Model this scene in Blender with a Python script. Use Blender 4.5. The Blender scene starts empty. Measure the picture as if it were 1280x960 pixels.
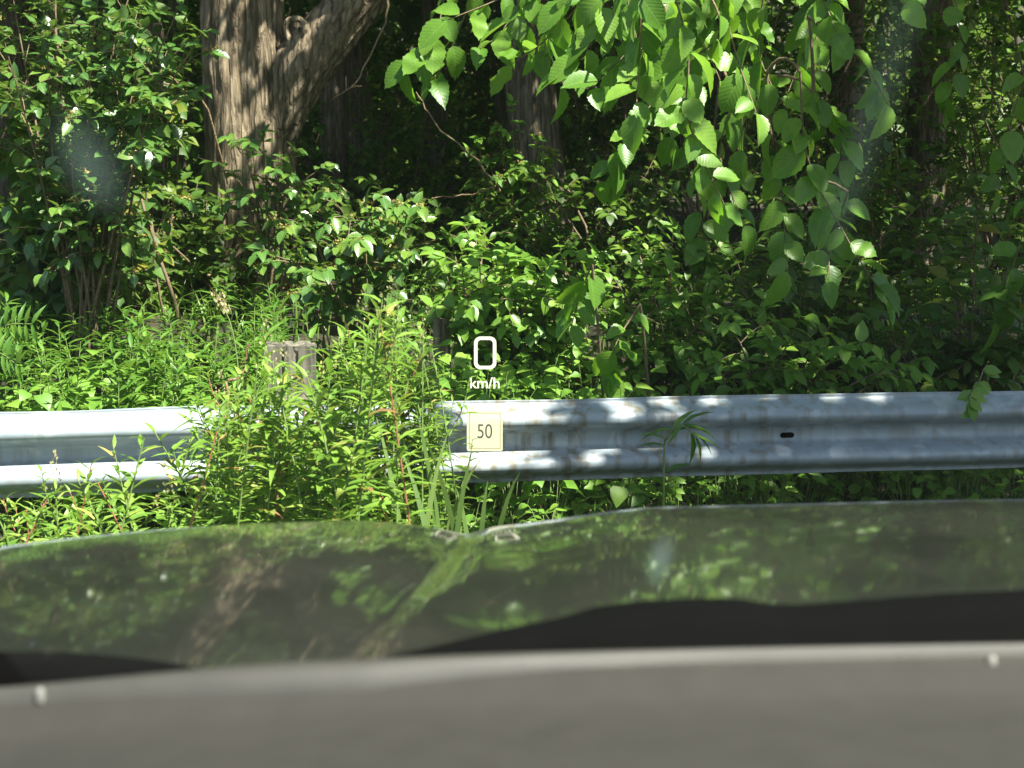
import bpy, math, random
import numpy as np
from mathutils import Vector, Matrix, noise as mnoise

R = math.radians
random.seed(11)
rng = np.random.default_rng(11)
scene = bpy.context.scene
col = scene.collection

# ------------------------------------------------------------------ camera
EYE = 1.5
PITCH = 7.7
FPX = 1778.0
cam_d = bpy.data.cameras.new('camera')
cam_d.sensor_width = 36.0
cam_d.lens = 50.0
cam_d.clip_start = 0.05
cam_d.clip_end = 2000
cam_d.dof.use_dof = True
cam_d.dof.focus_distance = 5.8
cam_d.dof.aperture_fstop = 50.0 / 8.0
cam = bpy.data.objects.new('camera', cam_d)
col.objects.link(cam)
cam.location = (0, 0, EYE)
cam.rotation_euler = (R(90 - PITCH), 0, 0)
scene.camera = cam

# ------------------------------------------------------------------ sky, sun, exposure
to_sun = Vector((0.42, -0.38, 0.82)).normalized()
SUN_EL = math.asin(to_sun.z)
SUN_AZ = math.atan2(to_sun.x, to_sun.y)
world = bpy.data.worlds.new('World')
scene.world = world
world.use_nodes = True
wn = world.node_tree.nodes
wl = world.node_tree.links
wn.clear()
wo = wn.new('ShaderNodeOutputWorld')
wb = wn.new('ShaderNodeBackground')
sky = wn.new('ShaderNodeTexSky')
sky.sky_type = 'NISHITA'
sky.sun_disc = False
sky.sun_elevation = SUN_EL
sky.sun_rotation = SUN_AZ
wb.inputs['Strength'].default_value = 0.05
wl.new(sky.outputs[0], wb.inputs[0])
wl.new(wb.outputs[0], wo.inputs[0])
sun_d = bpy.data.lights.new('sun', 'SUN')
sun_d.energy = 5.0
sun_d.angle = R(0.5)
sun_d.color = (1.0, 0.955, 0.87)
sun = bpy.data.objects.new('sun', sun_d)
col.objects.link(sun)
sun.rotation_euler = (-to_sun).to_track_quat('-Z', 'Y').to_euler()
sun.location = to_sun * 30
scene.view_settings.view_transform = 'Standard'
scene.view_settings.look = 'None'
scene.view_settings.gamma = 1.0
scene.view_settings.exposure = 1.9
scene.cycles.max_bounces = 4
scene.cycles.diffuse_bounces = 2
scene.cycles.glossy_bounces = 3
scene.cycles.transmission_bounces = 3
scene.cycles.transparent_max_bounces = 12

# ------------------------------------------------------------------ pixel helpers (1280x960 photograph)
_cp, _sp = math.cos(R(PITCH)), math.sin(R(PITCH))


def ray(px, py):
    a = (px - 640) / FPX
    b = (480 - py) / FPX
    return Vector((a, _cp + b * _sp, -_sp + b * _cp))


def at(px, py, Y):
    d = ray(px, py)
    t = Y / d.y
    return Vector((d.x * t, Y, EYE + d.z * t))


def atz(px, py, z):
    d = ray(px, py)
    t = (z - EYE) / d.z
    return Vector((d.x * t, d.y * t, z))


# ------------------------------------------------------------------ tagging
def tag(o, label=None, cat=None, group=None, kind=None):
    if label: o['label'] = label
    if cat: o['category'] = cat
    if group: o['group'] = group
    if kind: o['kind'] = kind
    return o


def empty(name, loc=(0, 0, 0), label=None, cat=None, group=None):
    o = bpy.data.objects.new(name, None)
    o.empty_display_size = 0.1
    col.objects.link(o)
    o.location = loc
    return tag(o, label, cat, group)


def link(name, me, parent=None, world_coords=True):
    o = bpy.data.objects.new(name, me)
    col.objects.link(o)
    if parent is not None:
        o.parent = parent
        if world_coords:                    # mesh data in world coordinates: cancel the parent's place
            p = Vector((0, 0, 0))
            q = parent
            while q is not None:
                p += q.location
                q = q.parent
            o.location = -p
    return o


# ------------------------------------------------------------------ materials
def new_mat(name):
    m = bpy.data.materials.new(name)
    m.use_nodes = True
    nt = m.node_tree
    nt.nodes.clear()
    out = nt.nodes.new('ShaderNodeOutputMaterial')
    return m, nt.nodes, nt.links, out


def math_node(n, l, op, a, b=None, clamp=False):
    x = n.new('ShaderNodeMath')
    x.operation = op
    x.use_clamp = clamp
    for i, v in enumerate((a, b)):
        if v is None: continue
        if isinstance(v, (int, float)): x.inputs[i].default_value = v
        else: l.new(v, x.inputs[i])
    return x.outputs[0]


def ramp(n, l, fac, stops):
    r = n.new('ShaderNodeValToRGB')
    els = r.color_ramp.elements
    while len(els) < len(stops): els.new(0.5)
    for e, (p, c) in zip(els, stops):
        e.position = p
        e.color = (*c, 1)
    l.new(fac, r.inputs[0])
    return r.outputs[0]


def mixc(n, l, fac, a, b, mode='MIX'):
    m = n.new('ShaderNodeMix')
    m.data_type = 'RGBA'
    m.blend_type = mode
    for i, v in ((0, fac), (6, a), (7, b)):
        if isinstance(v, (int, float)): m.inputs[i].default_value = v
        elif isinstance(v, tuple): m.inputs[i].default_value = (*v, 1)
        else: l.new(v, m.inputs[i])
    return m.outputs[2]


def leaf_mat(name, stops, rough=0.42, trans=0.38, spec=0.5, veins=0.0, vein_n=9.0, under=1.25, tint=1.5):
    m, n, l, out = new_mat(name)
    geo = n.new('ShaderNodeNewGeometry')
    oi = n.new('ShaderNodeObjectInfo')
    rnd = math_node(n, l, 'FRACT', math_node(n, l, 'ADD', geo.outputs['Random Per Island'], oi.outputs['Random']))
    c = ramp(n, l, rnd, stops)
    tc = n.new('ShaderNodeTexCoord')
    nz = n.new('ShaderNodeTexNoise')
    nz.inputs['Scale'].default_value = 4.0
    l.new(tc.outputs['UV'], nz.inputs['Vector'])
    c = mixc(n, l, 0.25, c, ramp(n, l, nz.outputs[0], [(0.3, (0.35, 0.35, 0.3)), (0.7, (0.75, 0.7, 0.5))]), 'OVERLAY')
    c = mixc(n, l, math_node(n, l, 'MULTIPLY', geo.outputs['Backfacing'], 0.35), c, (0.16, 0.22, 0.09))
    p = n.new('ShaderNodeBsdfPrincipled')
    p.inputs['Roughness'].default_value = rough
    p.inputs['Specular IOR Level'].default_value = spec
    if veins > 0:
        sx = n.new('ShaderNodeSeparateXYZ')
        l.new(tc.outputs['UV'], sx.inputs[0])
        ay = math_node(n, l, 'ABSOLUTE', sx.outputs[1])
        v = math_node(n, l, 'SUBTRACT', sx.outputs[0], math_node(n, l, 'MULTIPLY', ay, 0.9))
        v = math_node(n, l, 'SINE', math_node(n, l, 'MULTIPLY', v, vein_n * 6.283))
        mid = math_node(n, l, 'SUBTRACT', 1.0, math_node(n, l, 'MULTIPLY', ay, 40.0), True)
        v2 = math_node(n, l, 'SUBTRACT', v, math_node(n, l, 'MULTIPLY', mid, 3.0))
        bp = n.new('ShaderNodeBump')
        bp.inputs['Strength'].default_value = veins
        bp.inputs['Distance'].default_value = 0.003
        l.new(v2, bp.inputs['Height'])
        l.new(bp.outputs[0], p.inputs['Normal'])
        pale = math_node(n, l, 'MAXIMUM', math_node(n, l, 'MULTIPLY', mid, 0.5),
                         math_node(n, l, 'MULTIPLY', math_node(n, l, 'GREATER_THAN', math_node(n, l, 'MULTIPLY', v, -1.0), 0.93), 0.22))
        c = mixc(n, l, pale, c, (0.22, 0.32, 0.09))
    l.new(c, p.inputs['Base Color'])
    t = n.new('ShaderNodeBsdfTranslucent')
    l.new(mixc(n, l, 1.0, c, (tint, tint * 1.05, tint * 0.5), 'MULTIPLY'), t.inputs[0])
    mx = n.new('ShaderNodeMixShader')
    mx.inputs[0].default_value = trans
    l.new(p.outputs[0], mx.inputs[1])
    l.new(t.outputs[0], mx.inputs[2])
    l.new(mx.outputs[0], out.inputs[0])
    return m


M = {}
M['elm_leaf'] = leaf_mat('elm_leaf', [(0.0, (0.075, 0.18, 0.02)), (0.5, (0.115, 0.245, 0.026)), (1.0, (0.165, 0.30, 0.04))], rough=0.40, trans=0.44, veins=0.09, vein_n=9)
M['glossy_leaf'] = leaf_mat('glossy_leaf', [(0.0, (0.042, 0.11, 0.022)), (0.6, (0.07, 0.155, 0.03)), (1.0, (0.12, 0.20, 0.03))], rough=0.30, trans=0.25, spec=0.6, veins=0.06, vein_n=6)
M['shrub_leaf'] = leaf_mat('shrub_leaf', [(0.0, (0.085, 0.19, 0.025)), (0.6, (0.13, 0.26, 0.032)), (1.0, (0.19, 0.32, 0.045))], rough=0.42, trans=0.36, veins=0.08, vein_n=6)
M['vine_leaf'] = leaf_mat('vine_leaf', [(0.0, (0.045, 0.11, 0.016)), (0.7, (0.075, 0.155, 0.022)), (0.9, (0.12, 0.17, 0.02)), (1.0, (0.19, 0.17, 0.02))], rough=0.5, trans=0.35)
M['weed_leaf'] = leaf_mat('weed_leaf', [(0.0, (0.10, 0.20, 0.03)), (0.45, (0.15, 0.27, 0.04)), (0.90, (0.21, 0.33, 0.06)), (0.96, (0.30, 0.33, 0.09)), (0.985, (0.33, 0.25, 0.09)), (1.0, (0.32, 0.16, 0.09))], rough=0.40, trans=0.36)
M['goldenrod_leaf'] = leaf_mat('goldenrod_leaf', [(0.0, (0.055, 0.145, 0.02)), (0.5, (0.085, 0.19, 0.025)), (1.0, (0.13, 0.245, 0.035))], rough=0.42, trans=0.36)
M['herb_leaf'] = leaf_mat('herb_leaf', [(0.0, (0.10, 0.22, 0.028)), (0.6, (0.15, 0.29, 0.04)), (1.0, (0.21, 0.34, 0.055))], rough=0.45, trans=0.38)
M['grass_leaf'] = leaf_mat('grass_leaf', [(0.0, (0.07, 0.15, 0.02)), (0.6, (0.11, 0.20, 0.03)), (0.92, (0.16, 0.24, 0.05)), (1.0, (0.30, 0.27, 0.12))], rough=0.42, trans=0.35)
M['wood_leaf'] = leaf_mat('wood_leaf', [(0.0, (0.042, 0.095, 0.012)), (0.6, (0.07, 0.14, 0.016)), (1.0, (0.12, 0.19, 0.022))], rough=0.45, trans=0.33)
M['flower_tan'] = leaf_mat('flower_tan', [(0.0, (0.25, 0.22, 0.05)), (0.5, (0.32, 0.24, 0.07)), (1.0, (0.35, 0.19, 0.08))], rough=0.8, trans=0.25)
M['panicle'] = leaf_mat('panicle', [(0.0, (0.30, 0.24, 0.14)), (0.5, (0.36, 0.31, 0.17)), (1.0, (0.42, 0.38, 0.2))], rough=0.7, trans=0.25)


def bark_mat(name, a, b, c, scale=1.0, bump=0.6):
    m, n, l, out = new_mat(name)
    tc = n.new('ShaderNodeTexCoord')
    mp = n.new('ShaderNodeMapping')
    mp.inputs['Scale'].default_value = (9 * scale, 9 * scale, 1.6 * scale)
    l.new(tc.outputs['Object'], mp.inputs[0])
    n1 = n.new('ShaderNodeTexNoise'); n1.inputs['Scale'].default_value = 2.6; n1.inputs['Detail'].default_value = 9
    n1.inputs['Roughness'].default_value = 0.62
    n1.inputs['Distortion'].default_value = 0.9
    l.new(mp.outputs[0], n1.inputs['Vector'])
    vo = n.new('ShaderNodeTexVoronoi'); vo.feature = 'DISTANCE_TO_EDGE'; vo.inputs['Scale'].default_value = 2.4
    mw = n.new('ShaderNodeMix'); mw.data_type = 'VECTOR'; mw.inputs[0].default_value = 0.25
    mp2 = n.new('ShaderNodeMapping'); mp2.inputs['Scale'].default_value = (10 * scale, 10 * scale, 0.9 * scale)
    l.new(tc.outputs['Object'], mp2.inputs[0])
    l.new(mp2.outputs[0], mw.inputs[4]); l.new(n1.outputs[1], mw.inputs[5])
    l.new(mw.outputs[1], vo.inputs['Vector'])
    crack = ramp(n, l, vo.outputs['Distance'], [(0.0, (0, 0, 0)), (0.16, (1, 1, 1))])
    n2 = n.new('ShaderNodeTexNoise'); n2.inputs['Scale'].default_value = 1.3 * scale; n2.inputs['Detail'].default_value = 4
    l.new(tc.outputs['Object'], n2.inputs['Vector'])
    cc = ramp(n, l, n1.outputs[0], [(0.36, a), (0.5, b), (0.62, c)])
    cc = mixc(n, l, math_node(n, l, 'MULTIPLY', math_node(n, l, 'SUBTRACT', 1.0, crack), 0.32), cc, tuple(v * 0.5 for v in a))
    cc = mixc(n, l, math_node(n, l, 'MULTIPLY', n2.outputs[0], 0.4), cc, (0.09, 0.10, 0.05))
    p = n.new('ShaderNodeBsdfPrincipled')
    p.inputs['Roughness'].default_value = 0.9
    p.inputs['Specular IOR Level'].default_value = 0.2
    l.new(cc, p.inputs['Base Color'])
    bp = n.new('ShaderNodeBump')
    bp.inputs['Strength'].default_value = bump
    bp.inputs['Distance'].default_value = 0.03
    l.new(math_node(n, l, 'ADD', n1.outputs[0], math_node(n, l, 'MULTIPLY', crack, 0.8)), bp.inputs['Height'])
    l.new(bp.outputs[0], p.inputs['Normal'])
    l.new(p.outputs[0], out.inputs[0])
    return m


M['bark'] = bark_mat('bark', (0.10, 0.07, 0.046), (0.26, 0.195, 0.13), (0.40, 0.31, 0.215), 1.0, 0.9)
M['bark_dark'] = bark_mat('bark_dark', (0.08, 0.06, 0.042), (0.18, 0.14, 0.10), (0.27, 0.21, 0.155), 1.2, 0.7)
M['twig'] = bark_mat('twig', (0.13, 0.085, 0.05), (0.20, 0.14, 0.085), (0.30, 0.22, 0.14), 6.0, 0.2)
M['dead_wood'] = bark_mat('dead_wood', (0.20, 0.11, 0.06), (0.30, 0.18, 0.10), (0.42, 0.30, 0.19), 2.5, 0.5)


def plain(name, c, rough=0.6, metal=0.0, spec=0.5):
    m, n, l, out = new_mat(name)
    p = n.new('ShaderNodeBsdfPrincipled')
    nz = n.new('ShaderNodeTexNoise'); nz.inputs['Scale'].default_value = 30; nz.inputs['Detail'].default_value = 5
    tc = n.new('ShaderNodeTexCoord'); l.new(tc.outputs['Object'], nz.inputs['Vector'])
    l.new(mixc(n, l, nz.outputs[0], tuple(v * 0.8 for v in c), tuple(min(1, v * 1.2) for v in c)), p.inputs['Base Color'])
    p.inputs['Roughness'].default_value = rough
    p.inputs['Metallic'].default_value = metal
    p.inputs['Specular IOR Level'].default_value = spec
    l.new(p.outputs[0], out.inputs[0])
    return m


M['green_stem'] = plain('green_stem', (0.13, 0.19, 0.05), 0.6)
M['red_stem'] = plain('red_stem', (0.25, 0.09, 0.05), 0.6)


def ground_mat():
    m, n, l, out = new_mat('forest_soil')
    tc = n.new('ShaderNodeTexCoord')
    n1 = n.new('ShaderNodeTexNoise'); n1.inputs['Scale'].default_value = 7; n1.inputs['Detail'].default_value = 10
    l.new(tc.outputs['Object'], n1.inputs['Vector'])
    v = n.new('ShaderNodeTexVoronoi'); v.inputs['Scale'].default_value = 26
    l.new(tc.outputs['Object'], v.inputs['Vector'])
    c = ramp(n, l, n1.outputs[0], [(0.3, (0.018, 0.018, 0.009)), (0.55, (0.042, 0.038, 0.018)), (0.75, (0.075, 0.062, 0.03))])
    c = mixc(n, l, 0.35, c, v.outputs['Color'], 'SOFT_LIGHT')
    p = n.new('ShaderNodeBsdfPrincipled'); p.inputs['Roughness'].default_value = 0.95
    l.new(c, p.inputs['Base Color'])
    bp = n.new('ShaderNodeBump'); bp.inputs['Distance'].default_value = 0.04
    l.new(v.outputs['Distance'], bp.inputs['Height']); l.new(bp.outputs[0], p.inputs['Normal'])
    l.new(p.outputs[0], out.inputs[0])
    return m


M['soil'] = ground_mat()


def asphalt_mat():
    m, n, l, out = new_mat('asphalt')
    tc = n.new('ShaderNodeTexCoord')
    n1 = n.new('ShaderNodeTexNoise'); n1.inputs['Scale'].default_value = 180; n1.inputs['Detail'].default_value = 4
    l.new(tc.outputs['Object'], n1.inputs['Vector'])
    p = n.new('ShaderNodeBsdfPrincipled'); p.inputs['Roughness'].default_value = 0.85
    l.new(ramp(n, l, n1.outputs[0], [(0.3, (0.03, 0.03, 0.032)), (0.7, (0.085, 0.083, 0.08))]), p.inputs['Base Color'])
    l.new(p.outputs[0], out.inputs[0])
    return m


M['asphalt'] = asphalt_mat()
M['road_paint'] = plain('road_paint', (0.72, 0.72, 0.68), 0.7)


def galvanised_mat():
    m, n, l, out = new_mat('galvanised_steel')
    tc = n.new('ShaderNodeTexCoord')
    # zinc spangle / faded patches
    v = n.new('ShaderNodeTexVoronoi'); v.inputs['Scale'].default_value = 16; v.feature = 'SMOOTH_F1'
    mp = n.new('ShaderNodeMapping'); mp.inputs['Scale'].default_value = (1, 1, 1.3)
    nd = n.new('ShaderNodeTexNoise'); nd.inputs['Scale'].default_value = 9; nd.inputs['Detail'].default_value = 3
    l.new(tc.outputs['Object'], nd.inputs['Vector'])
    l.new(mixc(n, l, 0.12, tc.outputs['Object'], nd.outputs[1]), mp.inputs[0])
    l.new(mp.outputs[0], v.inputs['Vector'])
    sep = n.new('ShaderNodeSeparateColor'); l.new(v.outputs['Color'], sep.inputs[0])
    n1 = n.new('ShaderNodeTexNoise'); n1.inputs['Scale'].default_value = 3.5; n1.inputs['Detail'].default_value = 8
    l.new(tc.outputs['Object'], n1.inputs['Vector'])
    c = ramp(n, l, sep.outputs[0], [(0.0, (0.215, 0.265, 0.297)), (0.62, (0.25, 0.306, 0.338)), (0.74, (0.352, 0.406, 0.43)), (1.0, (0.388, 0.434, 0.452))])
    c = mixc(n, l, 0.42, c, ramp(n, l, n1.outputs[0], [(0.3, (0.24, 0.28, 0.305)), (0.7, (0.42, 0.445, 0.45))]))
    # grime streaks running down
    ms = n.new('ShaderNodeMapping'); ms.inputs['Scale'].default_value = (26, 26, 2.5)
    l.new(tc.outputs['Object'], ms.inputs[0])
    ns = n.new('ShaderNodeTexNoise'); ns.inputs['Scale'].default_value = 1.0; ns.inputs['Detail'].default_value = 6
    l.new(ms.outputs[0], ns.inputs['Vector'])
    nb = n.new('ShaderNodeTexNoise'); nb.inputs['Scale'].default_value = 0.9
    l.new(tc.outputs['Object'], nb.inputs['Vector'])
    st = math_node(n, l, 'MULTIPLY', ramp(n, l, ns.outputs[0], [(0.47, (0, 0, 0)), (0.64, (1, 1, 1))]),
                   ramp(n, l, nb.outputs[0], [(0.38, (0.1, 0.1, 0.1)), (0.6, (1, 1, 1))]))
    c = mixc(n, l, math_node(n, l, 'MULTIPLY', st, 0.85), c, (0.16, 0.135, 0.085))
    # scuffs
    nsc = n.new('ShaderNodeTexNoise'); nsc.inputs['Scale'].default_value = 5; nsc.inputs['Detail'].default_value = 12; nsc.inputs['Roughness'].default_value = 0.8
    msc = n.new('ShaderNodeMapping'); msc.inputs['Scale'].default_value = (1, 1, 5); l.new(tc.outputs['Object'], msc.inputs[0]); l.new(msc.outputs[0], nsc.inputs['Vector'])
    c = mixc(n, l, math_node(n, l, 'MULTIPLY', ramp(n, l, nsc.outputs[0], [(0.66, (0, 0, 0)), (0.72, (1, 1, 1))]), 0.7), c, (0.07, 0.07, 0.065))
    p = n.new('ShaderNodeBsdfPrincipled')
    l.new(c, p.inputs['Base Color'])
    p.inputs['Metallic'].default_value = 0.12
    l.new(ramp(n, l, sep.outputs[1], [(0.0, (0.42,) * 3), (1.0, (0.62,) * 3)]), p.inputs['Roughness'])
    bp = n.new('ShaderNodeBump'); bp.inputs['Strength'].default_value = 0.25; bp.inputs['Distance'].default_value = 0.004
    l.new(n1.outputs[0], bp.inputs['Height']); l.new(bp.outputs[0], p.inputs['Normal'])
    l.new(p.outputs[0], out.inputs[0])
    return m


M['galvanised'] = galvanised_mat()


def post_mat():
    m, n, l, out = new_mat('weathered_wood')
    tc = n.new('ShaderNodeTexCoord')
    mp = n.new('ShaderNodeMapping'); mp.inputs['Scale'].default_value = (38, 38, 2.8)
    l.new(tc.outputs['Object'], mp.inputs[0])
    n1 = n.new('ShaderNodeTexNoise'); n1.inputs['Scale'].default_value = 1.0; n1.inputs['Detail'].default_value = 8
    l.new(mp.outputs[0], n1.inputs['Vector'])
    p = n.new('ShaderNodeBsdfPrincipled'); p.inputs['Roughness'].default_value = 0.9
    l.new(ramp(n, l, n1.outputs[0], [(0.34, (0.025, 0.023, 0.017)), (0.5, (0.095, 0.087, 0.065)), (0.66, (0.17, 0.155, 0.115))]), p.inputs['Base Color'])
    bp = n.new('ShaderNodeBump'); bp.inputs['Strength'].default_value = 0.8; bp.inputs['Distance'].default_value = 0.008
    l.new(n1.outputs[0], bp.inputs['Height']); l.new(bp.outputs[0], p.inputs['Normal'])
    l.new(p.outputs[0], out.inputs[0])
    return m


M['post'] = post_mat()


def car_paint():
    m, n, l, out = new_mat('dusty_dark_paint')
    tc = n.new('ShaderNodeTexCoord')
    n1 = n.new('ShaderNodeTexNoise'); n1.inputs['Scale'].default_value = 5; n1.inputs['Detail'].default_value = 10; n1.inputs['Roughness'].default_value = 0.7
    l.new(tc.outputs['Object'], n1.inputs['Vector'])
    p = n.new('ShaderNodeBsdfPrincipled')
    l.new(ramp(n, l, n1.outputs[0], [(0.3, (0.004, 0.005, 0.005)), (0.7, (0.009, 0.009, 0.008))]), p.inputs['Base Color'])
    p.inputs['Roughness'].default_value = 0.3
    p.inputs['Metallic'].default_value = 0.0
    p.inputs['Coat Weight'].default_value = 1.0
    p.inputs['Coat IOR'].default_value = 1.9
    p.inputs['Coat Roughness'].default_value = 0.055
    d = n.new('ShaderNodeBsdfDiffuse')
    d.inputs[0].default_value = (0.30, 0.29, 0.25, 1)
    mx = n.new('ShaderNodeMixShader')
    l.new(ramp(n, l, n1.outputs[0], [(0.35, (0.011,) * 3), (0.75, (0.034,) * 3)]), mx.inputs[0])
    l.new(p.outputs[0], mx.inputs[1]); l.new(d.outputs[0], mx.inputs[2])
    bp = n.new('ShaderNodeBump'); bp.inputs['Strength'].default_value = 0.02; bp.inputs['Distance'].default_value = 0.01
    nn = n.new('ShaderNodeTexNoise'); nn.inputs['Scale'].default_value = 9; l.new(tc.outputs['Object'], nn.inputs['Vector'])
    l.new(nn.outputs[0], bp.inputs['Height']); l.new(bp.outputs[0], p.inputs['Coat Normal'])
    l.new(mx.outputs[0], out.inputs[0])
    return m


M['paint'] = car_paint()
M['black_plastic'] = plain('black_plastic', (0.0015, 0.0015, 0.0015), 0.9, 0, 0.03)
M['dash_plastic'] = plain('dash_plastic', (0.026, 0.0245, 0.0205), 0.8, 0, 0.25)
M['rubber'] = plain('rubber', (0.02, 0.02, 0.02), 0.85)
M['alloy'] = plain('alloy', (0.5, 0.5, 0.5), 0.35, 0.9)
M['pale_clip'] = plain('pale_clip', (0.17, 0.17, 0.15), 0.5)
M['dash_lit_edge'] = plain('dash_lit_edge', (0.037, 0.035, 0.029), 0.6)  # paler dash colour for the lit far edge


def emit_mat(name, c, s, see=0.25):
    m, n, l, out = new_mat(name)
    e = n.new('ShaderNodeEmission')
    e.inputs[0].default_value = (*c, 1)
    e.inputs[1].default_value = s
    t = n.new('ShaderNodeBsdfTransparent'); t.inputs[0].default_value = (see, see, see, 1)
    ad = n.new('ShaderNodeAddShader'); l.new(e.outputs[0], ad.inputs[0]); l.new(t.outputs[0], ad.inputs[1])
    l.new(ad.outputs[0], out.inputs[0])
    return m


M['hud_light'] = emit_mat('hud_light', (1.0, 0.95, 0.70), 0.42, 0.12)
M['hud_plate'] = emit_mat('hud_plate', (1.0, 0.96, 0.62), 0.32, 0.12)
M['hud_dark'] = emit_mat('hud_dark', (1.0, 0.95, 0.72), 0.045, 0.0)
M['hud_line'] = emit_mat('hud_line', (1.0, 0.93, 0.55), 0.20, 0.0)


# ------------------------------------------------------------------ mesh helpers
def mesh_from(name, V, F3, F4, mat, UV=None, smooth=True):
    """V (n,3); F3 (a,3); F4 (b,4); UV per vertex (n,2)"""
    me = bpy.data.meshes.new(name)
    V = np.asarray(V, dtype=np.float32)
    F3 = np.asarray(F3, dtype=np.int32).reshape(-1, 3)
    F4 = np.asarray(F4, dtype=np.int32).reshape(-1, 4)
    loops = np.concatenate([F3.ravel(), F4.ravel()])
    tot = np.concatenate([np.full(len(F3), 3, np.int32), np.full(len(F4), 4, np.int32)])
    start = np.concatenate([[0], np.cumsum(tot)[:-1]]).astype(np.int32) if len(tot) else np.zeros(0, np.int32)
    me.vertices.add(len(V)); me.vertices.foreach_set('co', V.ravel())
    me.loops.add(len(loops)); me.loops.foreach_set('vertex_index', loops)
    me.polygons.add(len(tot)); me.polygons.foreach_set('loop_start', start); me.polygons.foreach_set('loop_total', tot)
    me.polygons.foreach_set('use_smooth', np.full(len(tot), smooth, dtype=bool))
    if UV is not None:
        ul = me.uv_layers.new(name='uv')
        ul.data.foreach_set('uv', np.asarray(UV, np.float32)[loops].ravel())
    me.materials.append(mat)
    me.update(calc_edges=True)
    return me


def leaf_template(xs, ws, fold=0.22, droop=0.2, wave=0.0, curl=0.0):
    """leaf of length 1 along +X, midrib folded; xs stations (first and last = points), ws half widths"""
    V, F3, F4 = [], [], []
    def z(x, w):
        return fold * abs(w) - droop * x * x + wave * math.sin(x * 14) * abs(w) + curl * math.sin(x * math.pi)
    V.append((0, 0, z(0, 0)))
    for x, w in zip(xs[1:-1], ws[1:-1]):
        V.append((x, -w, z(x, -w))); V.append((x, 0, z(x, 0))); V.append((x, w, z(x, w)))
    V.append((1, 0, z(1, 0)))
    k = len(xs) - 2
    F3 += [(0, 1, 2), (0, 2, 3)]
    for i in range(k - 1):
        a = 1 + 3 * i; b = a + 3
        F4 += [(a, b, b + 1, a + 1), (a + 1, b + 1, b + 2, a + 2)]
    a = 1 + 3 * (k - 1); tip = 1 + 3 * k
    F3 += [(a, tip, a + 1), (a + 1, tip, a + 2)]
    V = np.array(V, float)
    return V, np.array(F3), np.array(F4, dtype=int).reshape(-1, 4), V[:, :2].copy()


def serrated(n=13, wmax=0.335, **k):
    xs = [0]; ws = [0]
    for i in range(1, n):
        x = i / n
        w = wmax * (math.sin(math.pi * min(1, x * 1.02) ** 0.80)) ** 0.75
        if x > 0.85: w *= 0.55
        w *= 1.0 + (0.05 if i % 2 else -0.045)
        xs.append(x); ws.append(max(w, 0.01))
    xs.append(1); ws.append(0)
    return leaf_template(xs, ws, **k)


T = {
    'elm': [serrated(fold=0.3, droop=0.2), serrated(fold=0.12, droop=0.45), serrated(fold=0.5, droop=0.1), serrated(fold=0.2, droop=-0.1, wave=0.15), serrated(fold=0.38, droop=0.6), serrated(wmax=.29, fold=.6, droop=.3)],
    'ovate': [leaf_template([0, .12, .35, .62, .84, 1], [0, .2, .31, .26, .12, 0], fold=f, droop=d) for f, d in ((.3, .1), (.15, .3), (.45, .2))],
    'lance': [leaf_template([0, .15, .45, .75, 1], [0, .075, .115, .07, 0], fold=.5, droop=d) for d in (.15, .4, .65)],
    'heart': [leaf_template([0, .04, .28, .55, .8, 1], [0, .34, .46, .36, .17, 0], fold=f, droop=d) for f, d in ((.25, .2), (.1, .35))],
    'lo': [leaf_template([0, .45, 1], [0, .33, 0], fold=.25, droop=.2)],
}


def grass_template(bend):
    xs = [0, .2, .4, .6, .8, 1]
    ws = [0, .018, .02, .017, .011, 0]
    V, F3, F4, UV = leaf_template(xs, ws, fold=.6, droop=0)
    V = V.copy()
    # bend blade: along +Z first, arching over +X
    for v in V:
        s = v[0]; off = v[2]
        a = bend * s
        if bend > 1e-3:
            X = (1 - math.cos(a)) / bend; Z = math.sin(a) / bend
        else:
            X, Z = 0, s
        v[0], v[2] = X - off * math.cos(a), Z + off * math.sin(a)
    return V, F3, F4, UV


T['grass'] = [grass_template(b) for b in (0.3, 0.9, 1.5, 2.1)]


def norm(a):
    return a / np.maximum(np.linalg.norm(a, axis=-1, keepdims=True), 1e-9)


def frames(D, U):
    """rows d (leaf axis), u (approx. normal) -> (N,3,3) columns d, b, n"""
    D = norm(np.asarray(D, float)); U = np.asarray(U, float)
    B = norm(np.cross(U, D)); Nn = np.cross(D, B)
    return np.stack([D, B, Nn], axis=2)


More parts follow.
